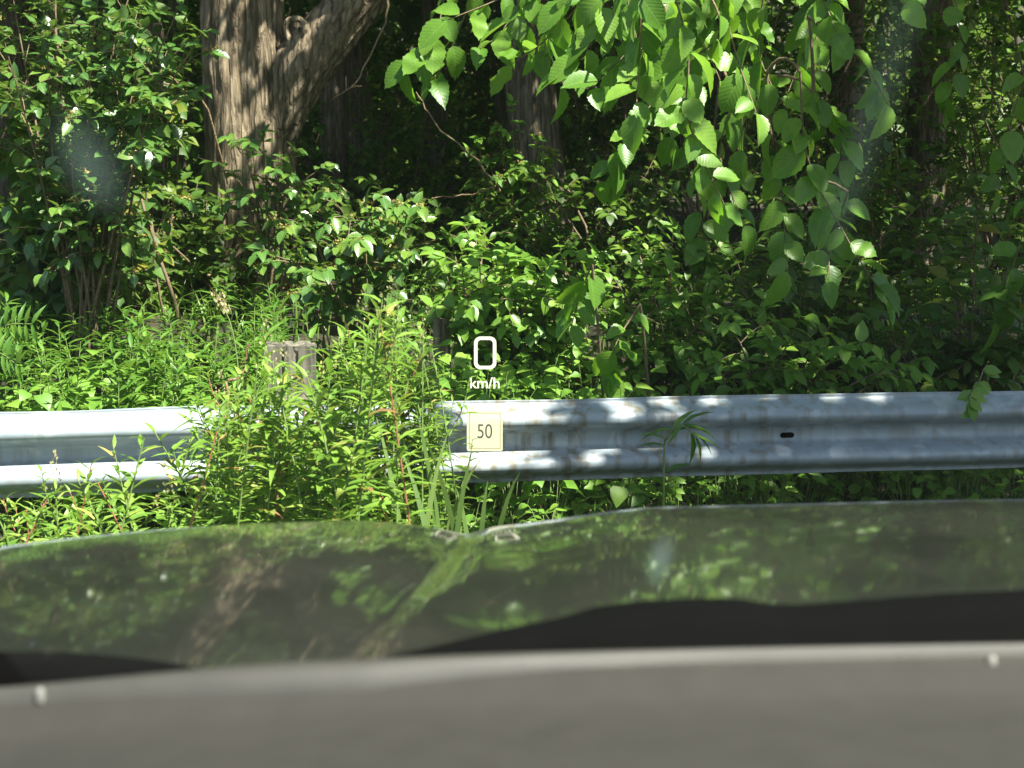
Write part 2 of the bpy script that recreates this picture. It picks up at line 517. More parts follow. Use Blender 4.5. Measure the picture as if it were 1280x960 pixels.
class Leaves:
    """collects leaf placements; builds one joined mesh, or one object for each leaf"""
    def __init__(self):
        self.P, self.D, self.U, self.S = [], [], [], []

    def add(self, p, d, u, s):
        self.P.append(p); self.D.append(d); self.U.append(u); self.S.append(s)

    def ext(self, P, D, U, S):
        self.P.extend(P); self.D.extend(D); self.U.extend(U); self.S.extend(S)

    def __len__(self): return len(self.P)

    def mesh(self, name, kind, mat, sel=None):
        P = np.array(self.P, float).reshape(-1, 3); S = np.array(self.S, float)
        Fm = frames(np.array(self.D), np.array(self.U))
        if sel is not None: P, S, Fm = P[sel], S[sel], Fm[sel]
        tp = T[kind]
        which = rng.integers(0, len(tp), len(P))
        Vs, A3, A4, UVs = [], [], [], []
        base = 0
        for k, (V, F3, F4, UV) in enumerate(tp):
            ix = np.where(which == k)[0]
            if not len(ix): continue
            W = np.einsum('nij,kj->nki', Fm[ix], V) * S[ix][:, None, None] + P[ix][:, None, :]
            nv = len(V)
            off = base + np.arange(len(ix)) * nv
            Vs.append(W.reshape(-1, 3)); UVs.append(np.tile(UV, (len(ix), 1)))
            A3.append((F3[None] + off[:, None, None]).reshape(-1, 3))
            A4.append((F4[None] + off[:, None, None]).reshape(-1, 4))
            base += nv * len(ix)
        return mesh_from(name, np.concatenate(Vs), np.concatenate(A3), np.concatenate(A4), mat, np.concatenate(UVs))

    def singles(self, parent, name, kind, mat, idx, shared):
        key = (kind, mat.name)
        if key not in shared:
            shared[key] = [mesh_from(name + '_shape', V, F3, F4, mat, UV) for V, F3, F4, UV in T[kind]]
        ms = shared[key]
        ploc = parent.location
        Fm = frames(np.array(self.D), np.array(self.U))
        for i in idx:
            o = bpy.data.objects.new(name, ms[rng.integers(0, len(ms))])
            col.objects.link(o)
            o.parent = parent
            m3 = Matrix(Fm[i].tolist()) * float(self.S[i])
            m4 = m3.to_4x4()
            m4.translation = Vector(self.P[i]) - ploc
            o.matrix_basis = m4


SHARED = {}


class Tubes:
    def __init__(self): self.V, self.F = [], []; self.n = 0

    def add(self, pts, r0, r1, sides=5, radii=None):
        pts = np.asarray([tuple(p) for p in pts], float)
        k = len(pts)
        tan = np.gradient(pts, axis=0)
        tan = norm(tan)
        ref = np.array([0.31, 0.83, 0.17]) if abs(tan[0][2]) > 0.8 else np.array([0, 0, 1.0])
        a = norm(np.cross(tan, ref)); b = np.cross(tan, a)
        rr = np.linspace(r0, r1, k) if radii is None else np.asarray(radii)
        th = np.arange(sides) * 2 * math.pi / sides
        ring = a[:, None] * np.cos(th)[None, :, None] + b[:, None] * np.sin(th)[None, :, None]
        V = pts[:, None] + ring * rr[:, None, None]
        self.V.append(V.reshape(-1, 3))
        i = np.arange(k - 1)[:, None] * sides; j = np.arange(sides)[None]
        j2 = (j + 1) % sides
        F = np.stack([i + j, i + j2, i + sides + j2, i + sides + j], -1).reshape(-1, 4) + self.n
        self.F.append(F)
        self.n += k * sides

    def mesh(self, name, mat):
        return mesh_from(name, np.concatenate(self.V), np.zeros((0, 3), int), np.concatenate(self.F), mat)


def bez(p0, p1, p2, n=8):
    t = np.linspace(0, 1, n)[:, None]
    p0, p1, p2 = (np.asarray(tuple(p), float) for p in (p0, p1, p2))
    return (1 - t) ** 2 * p0 + 2 * (1 - t) * t * p1 + t * t * p2


def polyline(pts, n=14):
    """Catmull-Rom through points"""
    P = [np.asarray(tuple(p), float) for p in pts]
    P = [2 * P[0] - P[1]] + P + [2 * P[-1] - P[-2]]
    out = []
    seg = len(P) - 3
    for i in range(n):
        u = i / (n - 1) * seg
        k = min(int(u), seg - 1); t = u - k
        a, b, c, d = P[k:k + 4]
        out.append(0.5 * ((2 * b) + (c - a) * t + (2 * a - 5 * b + 4 * c - d) * t * t + (3 * b - a - 3 * c + d) * t ** 3))
    return np.array(out)


def rnd3(s=1.0): return rng.normal(0, s, 3)


# ------------------------------------------------------------------ terrain
RA = atz(0, 515, 0.72)
RB = atz(1280, 487, 0.72)
RDIR = Vector((RB.x - RA.x, RB.y - RA.y, 0)).normalized()
RNOR = Vector((-RDIR.y, RDIR.x, 0))          # pointing away from the car


def rail_d(x, y): return (x - RA.x) * RNOR.x + (y - RA.y) * RNOR.y


def sstep(a, b, v):
    t = np.clip((v - a) / (b - a), 0, 1)
    return t * t * (3 - 2 * t)


def gz(x, y):
    d = rail_d(x, y)
    z = 0.80 * sstep(0.4, 3.6, d) + 0.05 * np.clip(d - 3.6, 0, 16) + 0.38 * np.clip(d - 21, 0, 30) + 0.03 * np.sin(x * 2.3 + y) * sstep(-0.5, 2, d)
    return z - 0.05 * sstep(-2.0, -0.6, d) * (1 - sstep(0.2, 1.0, d))


def build_ground():
    xs = np.unique(np.concatenate([np.linspace(-400, -20, 20), np.linspace(-20, 20, 81), np.linspace(20, 400, 20)]))
    ys = np.unique(np.concatenate([np.linspace(-400, -10, 16), np.linspace(-10, 0, 6), np.linspace(0, 30, 91), np.linspace(30, 400, 20)]))
    X, Y = np.meshgrid(xs, ys)
    Z = gz(X, Y)
    V = np.stack([X, Y, Z], -1).reshape(-1, 3)
    nx = len(xs)
    i = np.arange(len(ys) - 1)[:, None] * nx + np.arange(nx - 1)[None]
    F = np.stack([i, i + 1, i + nx + 1, i + nx], -1).reshape(-1, 4)
    tag(link('ground', mesh_from('ground', V, [], F, M['soil'])), kind='structure')
    # road the car stands on: runs along the rail
    def strip(name, d0, d1, z, mat):
        c = []
        for s in (-200, 200):
            for d in (d0, d1):
                p = RA + RDIR * s + RNOR * d
                c.append((p.x, p.y, z))
        return tag(link(name, mesh_from(name, c, [], [(0, 2, 3, 1)], mat, smooth=False)), kind='structure')
    strip('road', -11.0, -2.15, 0.012, M['asphalt'])
    strip('road_edge_line', -2.6, -2.48, 0.017, M['road_paint'])


build_ground()


# ------------------------------------------------------------------ guard rail
def build_rail():
    root = empty('guard_rail', (RA.x, RA.y, 0), 'dull galvanised steel W-beam guard rail running across behind the weeds', 'guard rail')
    prof = [(0.004, 0.0), (0.000, -0.006), (0.010, -0.020), (0.040, -0.034), (0.066, -0.046), (0.079, -0.058), (0.083, -0.070), (0.081, -0.082),
            (0.072, -0.094), (0.040, -0.110), (0.014, -0.123), (0.004, -0.134), (0.001, -0.146), (0.001, -0.166),
            (0.004, -0.178), (0.014, -0.189), (0.040, -0.202), (0.072, -0.218), (0.081, -0.230), (0.083, -0.242), (0.079, -0.254),
            (0.066, -0.266), (0.040, -0.278), (0.010, -0.292), (0.0, -0.306), (0.004, -0.312)]
    s_post = (at(362, 470, 5.2) - RA).dot(RDIR)
    def beam(s0, s1, push, sl):
        ss = list(np.arange(s0, s1 + 0.001, 0.06))
        hole = None
        V, F = [], []
        m = len(prof)
        for s in ss:
            for d, z in prof:
                wob = 0.004 * mnoise.noise((s * 1.3, z * 6, 3.1)) + 0.004 * math.sin(s * 0.9)
                if z < -0.29 or z > -0.02: wob += 0.006 * mnoise.noise((s * 2.2, z, 9.0))
                p = RA + RDIR * s - RNOR * (d + push)
                V.append((p.x, p.y, 0.72 + z + wob))
        for i in range(len(ss) - 1):
            for j in range(m - 1):
                a = i * m + j
                F.append((a, a + 1, a + m + 1, a + m))
        o = link('beam', mesh_from('beam', V, [], F, M['galvanised']), root)
        md = o.modifiers.new('thickness', 'SOLIDIFY'); md.thickness = 0.0032; md.offset = 0
        return o
    beam(s_post - 3.81 - .1, s_post + .17, 0.0, None)
    beam(s_post - .16, s_post + 3.81 + .2, 0.0045, None)
    # slotted bolt hole: a black plate stands in for the darkness inside, half way along the right-hand panel
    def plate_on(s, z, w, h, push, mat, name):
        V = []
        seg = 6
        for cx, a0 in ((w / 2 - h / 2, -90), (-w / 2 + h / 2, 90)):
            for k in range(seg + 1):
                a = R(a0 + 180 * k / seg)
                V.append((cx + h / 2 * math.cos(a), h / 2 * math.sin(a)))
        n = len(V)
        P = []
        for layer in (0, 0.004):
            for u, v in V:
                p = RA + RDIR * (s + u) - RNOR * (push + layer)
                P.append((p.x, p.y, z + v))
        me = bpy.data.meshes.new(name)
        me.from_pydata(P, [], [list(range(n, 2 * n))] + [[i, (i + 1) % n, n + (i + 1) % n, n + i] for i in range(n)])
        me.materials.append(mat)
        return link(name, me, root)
    s_slot = s_post + 1.905
    plate_on(s_slot, 0.72 - 0.157, 0.056, 0.021, 0.0062, M['black_plastic'], 'bolt_slot_dark_plate')
    # splice bolts
    for ds in (-0.108, 0.108):
        for z in (-0.046, -0.115, -0.2, -0.266):
            dd = {-0.046: .072, -0.115: .036, -0.2: .044, -0.266: .070}[z]
            c = RA + RDIR * (s_post + ds) - RNOR * (dd + 0.004)
            tb = Tubes()
            q = -RNOR
            tb.add([c, c + q * 0.006, c + q * 0.012, c + q * 0.0121], 0, 0, 8, [0.016, 0.016, 0.011, 0.0005])
            link('splice_bolt', tb.mesh('splice_bolt', M['galvanised']), root)
    # wooden posts with offset blocks
    for k in (-1, 0, 1):
        s = s_post + 3.81 * k
        nx, nz = 15, 26
        def box(name, s0, s1, d0, d1, z0, z1, split):
            V, F = [], []
            outl = []
            N = 30
            for i in range(N): outl.append((s0 + (s1 - s0) * i / N, d0))
            for i in range(N): outl.append((s1, d0 + (d1 - d0) * i / N))
            for i in range(N): outl.append((s1 - (s1 - s0) * i / N, d1))
            for i in range(N): outl.append((s0, d1 - (d1 - d0) * i / N))
            n = len(outl)
            rows = 14
            for r in range(rows + 1):
                for (u, d) in outl:
                    fu = (u - s0) / (s1 - s0)
                    w = 0.002 * mnoise.noise((u * 60, d * 60, k * 7.0)) + 0.003 * mnoise.noise((u * 20, d * 20, r * .5))
                    top = 0
                    if r == rows:
                        top = -0.035 * max(0, mnoise.noise((u * 28, d * 22, 1.0 + k)) + .1) * split
                    g = 0
                    for gc, gd in ((.37, .018), (.62, .012)):
                        if abs(fu - gc) < 0.022: g = gd * split * (r / rows) ** 2; top -= .012 * split if r == rows else 0
                    sd = 1 if d < (d0 + d1) / 2 else -1
                    p = RA + RDIR * (u + w) + RNOR * (d + w + g * sd)
                    V.append((p.x, p.y, z0 + (z1 - z0) * r / rows + top))
            for r in range(rows):
                for i in range(n):
                    a = r * n + i; b = r * n + (i + 1) % n
                    F.append((a, b, b + n, a + n))
            c = RA + RDIR * ((s0 + s1) / 2) + RNOR * ((d0 + d1) / 2)
            V.append((c.x, c.y, z1 - 0.015))
            F3 = [(rows * n + i, rows * n + (i + 1) % n, len(V) - 1) for i in range(n)]
            return link(name, mesh_from(name, V, F3, F, M['post'], smooth=False), root)
        box('post', s - .098, s + .098, .145, .335, -0.25, 0.925, 1.0)
        box('offset_block', s - .075, s + .075, .006, .143, 0.36, 0.74, 0.3)
    return s_post


S_POST = build_rail()


# ------------------------------------------------------------------ trees: trunks
def bark_tube(pts, radii, sides=64, rows=120, ridge=0.02, seed=0, flat=None):
    pts = polyline(pts, rows)
    rr = np.interp(np.linspace(0, 1, rows), np.linspace(0, 1, len(radii)), radii)
    tan = norm(np.gradient(pts, axis=0))
    ref = np.array([0.0, 1.0, 0.05])
    a = norm(np.cross(tan, ref)); b = np.cross(tan, a)
    th = np.arange(sides) * 2 * math.pi / sides
    V = np.zeros((rows, sides, 3))
    for i in range(rows):
        for j in range(sides):
            n1 = mnoise.noise((math.cos(th[j]) * 1.5 + seed, math.sin(th[j]) * 1.5, pts[i][2] * 1.1))
            q = th[j] * 9 + 2.5 * mnoise.noise((seed, th[j], pts[i][2] * 2.0)) + 1.2 * mnoise.noise((math.cos(th[j]) * 6, math.sin(th[j]) * 6, pts[i][2] * 5))
            rid = abs(math.sin(q))
            r = rr[i] * (1 + 0.10 * n1) + ridge * (rid - 0.5) + ridge * 0.5 * mnoise.noise((math.cos(th[j]) * 9, math.sin(th[j]) * 9, pts[i][2] * 7 + seed))
            V[i, j] = pts[i] + (a[i] * math.cos(th[j]) + b[i] * math.sin(th[j])) * r
    i = np.arange(rows - 1)[:, None] * sides; j = np.arange(sides)[None]; j2 = (j + 1) % sides
    F = np.stack([i + j, i + j2, i + sides + j2, i + sides + j], -1).reshape(-1, 4)
    return V.reshape(-1, 3), F


def crown_leaves(L, centers, radii, per, size, hang=0.3, clump=None):
    """leaf clumps: each clump is a short spray of leaves around a twig"""
    for c, r, n in zip(centers, radii, per):
        k = max(3, n // 14)
        for _ in range(k):
            v = norm(rnd3()); q = np.array(c) + v * np.array(r) * rng.uniform(0.35, 1.0) ** 0.5
            ax = norm(v * 0.6 + rnd3(0.5) + np.array([0, 0, -hang]))
            m = 14
            t = rng.uniform(-1, 1, m)
            P = q[None] + ax[None] * t[:, None] * size * 2.6 + rng.normal(0, size * 0.8, (m, 3))
            D = norm(ax[None] * 0.5 + rng.normal(0, 0.7, (m, 3)) + np.array([0, 0, -hang]))
            U = np.array([0, 0, 1.0])[None] + rng.normal(0, 0.45, (m, 3))
            L.ext(P, D, U, size * rng.uniform(0.7, 1.25, m))


def limb_set(tb, p0, targets, r0=0.06):
    for t in targets:
        mid = (np.array(tuple(p0)) + np.array(t)) / 2 + np.array([0, 0, 0.5]) + rnd3(0.15)
        tb.add(bez(p0, mid, t, 9), r0, 0.012, 6)


def big_tree():
    base = at(315, 300, 9.5); base.z = float(gz(base.x, 9.5))
    root = empty('old_tree', base, 'stout old tree with pale furrowed bark and a thick forked limb', 'tree')
    Y = 9.5
    V, F = bark_tube([base + Vector((0.02, 0, -0.3)), base + Vector((-0.01, 0, .15)), at(312, 150, Y), at(304, 0, Y), at(300, -250, Y + .1), at(300, -700, Y + .2)],
                     [0.36, 0.30, 0.275, 0.26, 0.25, 0.22], 72, 150, 0.022, 1.0)
    link('trunk', mesh_from('trunk', V, [], F, M['bark']), root)
    V, F = bark_tube([at(322, 230, Y - .02), at(345, 150, Y - .06), at(377, 85, Y - .1), at(425, 25, Y - .12), at(470, -30, Y - .1), at(540, -140, Y)],
                     [0.10, 0.17, 0.19, 0.165, 0.15, 0.14], 56, 110, 0.018, 5.0)
    limb = link('limb', mesh_from('limb', V, [], F, M['bark']), root)
    # knot collar with a hollow in the crotch
    c = np.array(tuple(at(369, 38, Y - .24))); ring = []
    for k in range(25):
        a = k / 24 * 2 * math.pi
        ring.append(c + np.array([0.062 * math.cos(a), -0.02 * math.cos(a), 0.078 * math.sin(a)]) * (1 + 0.1 * math.sin(3 * a)))
    tb = Tubes(); tb.add(ring, 0.021, 0.021, 8); link('knot_collar', tb.mesh('knot_collar', M['bark']), root)
    tb = Tubes(); n_ = Vector((0.1, -1, 0.05)).normalized(); cc = Vector(c) + Vector((0, .045, 0))
    tb.add([cc - n_ * .1, cc, cc + n_ * .008, cc + n_ * .0085], 0, 0, 12, [.072, .072, .06, .002])
    link('knot_hollow', tb.mesh('knot_hollow', M['bark_dark']), root)
    # crown far above the picture
    L = Leaves(); tb = Tubes()
    cs = []
    for _ in range(46):
        cs.append((base.x + rng.uniform(-4.2, 3.2), 9.6 + rng.uniform(-0.9, 4.2), rng.uniform(4.3, 9.5)))
    crown_leaves(L, cs, [(1.0, 1.0, 0.6)] * len(cs), [210] * len(cs), 0.19)
    top = at(300, -700, Y + .2)
    limb_set(tb, top - Vector((0, 0, .6)), cs[:24], 0.09)
    tb.add([top, top + Vector((.1, .1, 1.5)), top + Vector((.3, .2, 3.4))], 0.22, 0.05, 8)
    link('branches', tb.mesh('branches', M['bark_dark']), root)
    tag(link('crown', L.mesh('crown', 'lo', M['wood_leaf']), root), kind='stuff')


big_tree()


def elm():
    Y = 10.3
    base = at(672, 300, Y); base.z = float(gz(base.x, Y))
    root = empty('elm_tree', base, 'straight grey-brown elm trunk with big toothed leaves hanging forward on drooping boughs', 'tree')
    V, F = bark_tube([base + Vector((0.05, 0, -.3)), at(682, 310, Y), at(672, 200, Y), at(660, 60, Y), at(652, -150, Y), at(640, -700, Y)],
                     [0.24, 0.20, 0.185, 0.175, 0.17, 0.15], 56, 150, 0.013, 9.0)
    link('trunk', mesh_from('trunk', V, [], F, M['bark_dark']), root)
    # boughs reaching forward above the picture
    fork = Vector((at(645, -420, Y)))
    boughs = []
    ends = [Vector((-0.2, 6.2, 2.75)), Vector((0.7, 5.9, 2.75)), Vector((1.5, 6.1, 2.8)), Vector((2.4, 6.3, 2.8)), Vector((3.6, 4.9, 3.7)), Vector((4.2, 5.4, 3.9))]
    for e in ends:
        mid = (fork + e) / 2 + Vector((0, 0, 0.9))
        pts = bez(fork, mid, e, 12)
        tb = Tubes(); tb.add(pts, 0.075, 0.014, 7)
        boughs.append(pts)
        link('bough', tb.mesh('bough', M['bark_dark']), root)
    # hanging twigs: (pixel polyline, depth, number of leaves, leaf length)
    tw = [
        ([(700, -60), (640, -10), (560, 25)], 5.9, 9, .115), ([(700, -60), (655, 0), (630, 35)], 5.9, 7, .10),
        ([(720, -40), (690, 40), (640, 80)], 5.8, 9, .105), ([(760, -40), (745, 40), (700, 105)], 5.7, 11, .105),
        ([(800, -50), (800, 40), (740, 110)], 5.6, 11, .11), ([(800, -30), (800, 60), (795, 140)], 5.5, 10, .115),
        ([(830, -50), (860, 60), (860, 150), (905, 255)], 5.4, 17, .118), ([(870, -40), (900, 40), (830, 95)], 5.6, 9, .105),
        ([(900, -40), (915, 50), (945, 140)], 5.8, 11, .11), ([(960, -40), (950, 70), (1000, 165)], 5.9, 12, .115),
        ([(980, -40), (1025, -5), (1045, 40)], 5.9, 8, .115), ([(1120, -60), (1130, -25), (1132, 5)], 5.6, 4, .105),
        ([(1000, 90), (1010, 200), (1060, 300), (1100, 365)], 5.9, 17, .118), ([(960, 130), (975, 220), (985, 340)], 6.1, 13, .115),
        ([(930, 100), (900, 190), (930, 280)], 6.6, 12, .12), ([(1000, 100), (1050, 160), (1040, 240)], 6.5, 12, .12),
        ([(880, 60), (790, 160), (760, 225)], 6.6, 12, .12), ([(1010, 20), (1080, 80), (1110, 130)], 6.4, 9, .11),
        ([(860, 90), (870, 220), (885, 330)], 7.2, 12, .125), ([(1060, 240), (1040, 300), (1035, 350)], 6.3, 9, .12),
        ([(740, 330), (725, 370), (715, 405)], 6.3, 7, .115), ([(800, 380), (770, 430), (765, 470)], 6.2, 7, .10), ([(560, -40), (545, 40), (505, 85)], 7.6, 9, .13), ([(600, -30), (560, 70), (540, 100)], 7.6, 7, .12),
        ([(690, -40), (660, 20), (600, 60)], 6.1, 9, .10), ([(760, -50), (720, 10), (680, 60)], 6.0, 10, .10), ([(840, -50), (830, 20), (790, 80)], 6.0, 11, .10), ([(890, -50), (870, 20), (900, 100)], 6.2, 11, .10), ([(780, -40), (770, 30), (760, 90)], 6.2, 10, .10), ([(940, -50), (900, 0), (860, 40)], 5.9, 10, .105),
        ([(1310, -20), (1270, 130), (1245, 240)], 6.9, 11, .11), ([(1320, -20), (1290, 240), (1245, 400)], 6.6, 12, .11),
        ([(1190, -30), (1200, 60), (1180, 130)], 7.0, 10, .11),
    ]
    for k in range(11):
        x0 = rng.uniform(780, 1060); y0 = rng.uniform(-60, 130); x1 = x0 + rng.uniform(-50, 60)
        tw.append(([(x0, -40), (x0 + rng.uniform(-20, 20), y0 * .5), (x1, y0 + 130)], rng.uniform(7.0, 8.2), 15, .115))
    L = Leaves(); done = []
    for pl, Yd, n, size in tw:
        tb2 = Tubes()
        pts = polyline([at(x, y, Yd + rng.uniform(-.12, .12)) for x, y in pl], 14)
        # connect up to the nearest bough end
        if pl[0][1] < 320:
            p0 = Vector(pts[0])
            cand = [q for b in boughs[:4] for q in b[6:]] if pl[0][1] < 0 else [q for tpts in done for q in tpts[2:9]]
            e = min(cand, key=lambda q: (Vector(q) - p0).length)
            tb2.add(bez(e, (Vector(e) + p0) / 2 + Vector((0, 0, .12)), p0, 6), .009, .006, 5)
        else:
            g = Vector((pts[0][0] + .1, pts[0][1] + .3, float(gz(pts[0][0], pts[0][1] + .3))))
            tb2.add(bez(g, (g + Vector(pts[0])) / 2 + Vector((0, 0, .2)), pts[0], 6), .009, .006, 5)
        tb2.add(pts, .005, .002, 5)
        done.append(pts)
        link('twig', tb2.mesh('twig', M['twig']), root)
        tan = norm(np.gradient(pts, axis=0))
        for i in range(n):
            t = 0.12 + 0.88 * (i + rng.uniform(-.2, .2)) / (n - 1) if n > 1 else 1
            k = min(max(t, 0), 1) * 13
            a = int(min(k, 12)); p = pts[a] + (pts[a + 1] - pts[a]) * (k - a)
            tg = tan[a]
            side = norm(np.cross(tg, np.array([0, -1.0, 0.35]))) * (1 if i % 2 else -1)
            if i == n - 1: side = side * 0.1
            d = norm(side * rng.uniform(.5, .9) + tg * .55 + np.array([0, -0.15, -0.6]) + rnd3(.32))
            u = np.array([rng.normal(0, .5), -0.55 + rng.normal(0, .4), 0.75])
            L.add(p + d * .008, d, u, size * 1.32 * rng.uniform(.62, 1.18))
    idx = list(range(len(L)))
    idx.sort(key=lambda i: -L.S[i] / L.P[i][1])
    L.singles(root, 'leaf', 'elm', M['elm_leaf'], idx[:300], SHARED)
    print('elm leaves', len(L))
    if len(idx) > 300:
        tag(link('far_leaves', L.mesh('far_leaves', 'elm', M['elm_leaf'], np.array(idx[300:])), root), kind='stuff')
    # crown above and behind
    C = Leaves()
    cs = []
    for _ in range(30): cs.append((rng.uniform(-1.2, 4.4), rng.uniform(8.3, 11.2), rng.uniform(3.3, 5.0)))
    for _ in range(8): cs.append((rng.uniform(3.6, 5.5), rng.uniform(4.6, 6.4), rng.uniform(3.2, 5.2)))
    for _ in range(24): cs.append((rng.uniform(-2.0, 4.5), rng.uniform(6, 13), rng.uniform(5, 9)))
    small = [(-.5, 5.6, 4.0), (-.25, 6.0, 4.2), (-.75, 5.9, 4.1)]  # unseen clumps added to shade the goldenrods behind the rail
    for _ in range(16): cs.append((rng.uniform(3.0, 6.2), rng.uniform(6.3, 9.2), rng.uniform(3.5, 5.5)))  # unseen clumps added to shade the wood at the right edge
    crown_leaves(C, small, [(.45, .45, .35)] * 3, [90] * 3, .14)
    crown_leaves(C, cs, [(0.85, 0.85, 0.5)] * len(cs), [190] * len(cs), 0.17)
    tag(link('crown', C.mesh('crown', 'lo', M['elm_leaf']), root), kind='stuff')
    tb3 = Tubes(); limb_set(tb3, fork, cs[::3], .06)
    tb3.add([at(640, -700, Y) - Vector((0, 0, .1)), at(640, -1000, Y), at(640, -1300, Y)], 0.15, 0.04, 8)
    link('branches', tb3.mesh('branches', M['bark_dark']), root)


elm()


def roadside_tree():
    b = Vector((6.6, 7.2, 0)); b.z = float(gz(b.x, b.y))
    root = empty('roadside_tree', b, 'tall tree outside the right edge whose crown shades the right half of the rail', 'tree')
    V, F = bark_tube([b + Vector((0, 0, -.3)), b + Vector((-.1, -.1, 2)), b + Vector((-.4, -.6, 4.5)), b + Vector((-.8, -1.4, 7.5))], [.34, .27, .22, .1], 28, 60, .016, 21.0)
    link('trunk', mesh_from('trunk', V, [], F, M['bark_dark']), root)
    cs = []
    while len(cs) < 66:
        c = (rng.uniform(2.8, 7.5), rng.uniform(0.2, 5.6), rng.uniform(5.6, 8.6))
        if c[1] > 3.0 + (c[2] - 6.5) * -.46 and c[0] < 4.1 + (c[2] - 6.5) * .5: continue
        if c[0] < 3.3 + (c[2] - 6.5) * .5: continue
        cs.append(c)
    L = Leaves(); tb = Tubes()
    crown_leaves(L, cs, [(.85, .85, .5)] * len(cs), [165] * len(cs), .2)
    limb_set(tb, b + Vector((-.4, -.6, 4.5)), cs[::2], .06)
    link('branches', tb.mesh('branches', M['bark_dark']), root)
    tag(link('crown', L.mesh('crown', 'lo', M['wood_leaf']), root), kind='stuff')


roadside_tree()


# ------------------------------------------------------------------ shrubs made of stems, twigs and leaves in pairs
def shrub(name, label, cat, base, tips, leaf, mat, size, twigs=5, tl=0.28, nodes=5, group=None, flowers=0.0, single=0, stem_mat='twig', r0=0.012, arch=0.35, lvl='leaf', hang=0.15):
    base = Vector(base)
    root = empty(name, base, label, cat, group)
    tb = Tubes(); L = Leaves(); Fl = Leaves()
    for tip in tips:
        tip = np.array(tuple(tip))
        b0 = np.array(tuple(base)) + np.array([rng.uniform(-.1, .1), rng.uniform(-.08, .08), -0.04])
        h = tip - b0
        mid = b0 + h * 0.5 + np.array([-h[0] * arch * .5, -h[1] * arch * .5, abs(h[2]) * arch]) + rnd3(.04)
        st = bez(b0, mid, tip, 12)
        tb.add(st, r0, 0.003, 5)
        stan = norm(np.gradient(st, axis=0))
        ends = [(st[11], stan[11], tl * 0.6)]
        for k in range(twigs):
            t = 0.32 + 0.66 * (k + rng.uniform(0, 1)) / twigs
            i = int(t * 11)
            ends.append((st[i], norm(stan[i] * .55 + norm(rnd3()) * .8 + np.array([0, -.15, .1])), tl * rng.uniform(.6, 1.2)))
        for p, d, ln in ends:
            e = p + d * ln + np.array([0, 0, -hang * ln])
            tw = bez(p, p + d * ln * .55 + np.array([0, 0, .04]), e, 6)
            tb.add(tw, .0035, .0015, 4)
            ttan = norm(np.gradient(tw, axis=0))
            for q in range(nodes):
                t = (q + .6) / nodes
                k = t * 5; i = int(min(k, 4)); pp = tw[i] + (tw[i + 1] - tw[i]) * (k - i)
                tg = ttan[i]
                ax = norm(np.cross(tg, norm(rnd3()) if q % 2 else np.array([.2, .1, 1.0])))
                for sgn in (1, -1):
                    dd = norm(ax * sgn * .85 + tg * .5 + np.array([0, -.12, -.22]) + rnd3(.18))
                    L.add(pp, dd, np.array([0, -.28, 1.0]) + rnd3(.28), size * rng.uniform(.6, 1.15))
            L.add(tw[-1], norm(ttan[-1] + np.array([0, 0, -.2])), np.array([0, -.3, 1.0]) + rnd3(.25), size * rng.uniform(.7, 1.1))
            if rng.uniform() < flowers:
                for _ in range(22):
                    v = rnd3(.018); v[2] = abs(v[2]) * .5
                    Fl.add(tw[-1] + np.array([0, 0, .012]) + v, norm(rnd3()), rnd3(), rng.uniform(.010, .02))
    link('stems', tb.mesh('stems', M[stem_mat]), root)
    n = len(L)
    if single and n:
        # nearest, i.e. those that show largest
        order = sorted(range(n), key=lambda i: L.P[i][1])
        idx = order[:single]
        L.singles(root, 'leaf', leaf, M[mat], idx, SHARED)
        rest = np.array(order[single:], int)
        if len(rest): tag(link('foliage', L.mesh('foliage', leaf, M[mat], rest), root), kind='stuff')
    elif n:
        tag(link('foliage', L.mesh('foliage', leaf, M[mat]), root), kind='stuff')
    if len(Fl): tag(link('flower_clusters', Fl.mesh('flower_clusters', 'lo', M['flower_tan']), root), kind='stuff')
    return root


def onground(px, py, Y):
    p = at(px, py, Y); p.z = float(gz(p.x, Y)); return p


# glossy shrub left of centre, arching over the bank
shrub('glossy_shrub', 'arching glossy-leaved shrub with tan flower clusters between the two tree trunks', 'shrub', onground(455, 420, 7.6),
      [at(x, y, Y) for x, y, Y in ((345, 320, 7.0), (375, 285, 7.2), (420, 255, 7.3), (470, 250, 7.2), (515, 265, 7.1), (400, 345, 6.9), (455, 300, 7.0), (545, 300, 7.3), (500, 320, 7.0), (430, 310, 7.2))],
      'ovate', 'glossy_leaf', .088, twigs=7, tl=.24, nodes=3, flowers=.45, single=300, arch=.4)
shrub('glossy_shrub', 'glossy-leaved shrub sprig glinting white in front of the stout trunk base', 'shrub', onground(330, 330, 8.3),
      [at(x, y, Y) for x, y, Y in ((300, 190, 8.1), (330, 185, 8.0), (365, 205, 8.0), (395, 215, 8.0), (285, 215, 8.2), (345, 225, 8.0))],
      'ovate', 'glossy_leaf', .08, twigs=6, tl=.2, nodes=3, single=200, arch=.3)
# tall shrub filling the upper left
shrub('tall_shrub', 'tall leafy shrub with yellowish flower clusters filling the upper left corner', 'shrub', onground(110, 380, 7.4),
      [at(x, y, 7.2 + rng.uniform(-.4, .6)) for x, y in ((20, 20), (70, -20), (120, 20), (170, 40), (215, 30), (235, 70), (60, 90), (110, 130), (165, 120), (200, 110), (30, 150), (90, 180), (150, 170), (185, 150), (10, 70), (140, 70), (60, -60), (180, -50))],
      'ovate', 'glossy_leaf', .085, twigs=10, tl=.34, nodes=4, flowers=.3, single=300, arch=.2, r0=.011)
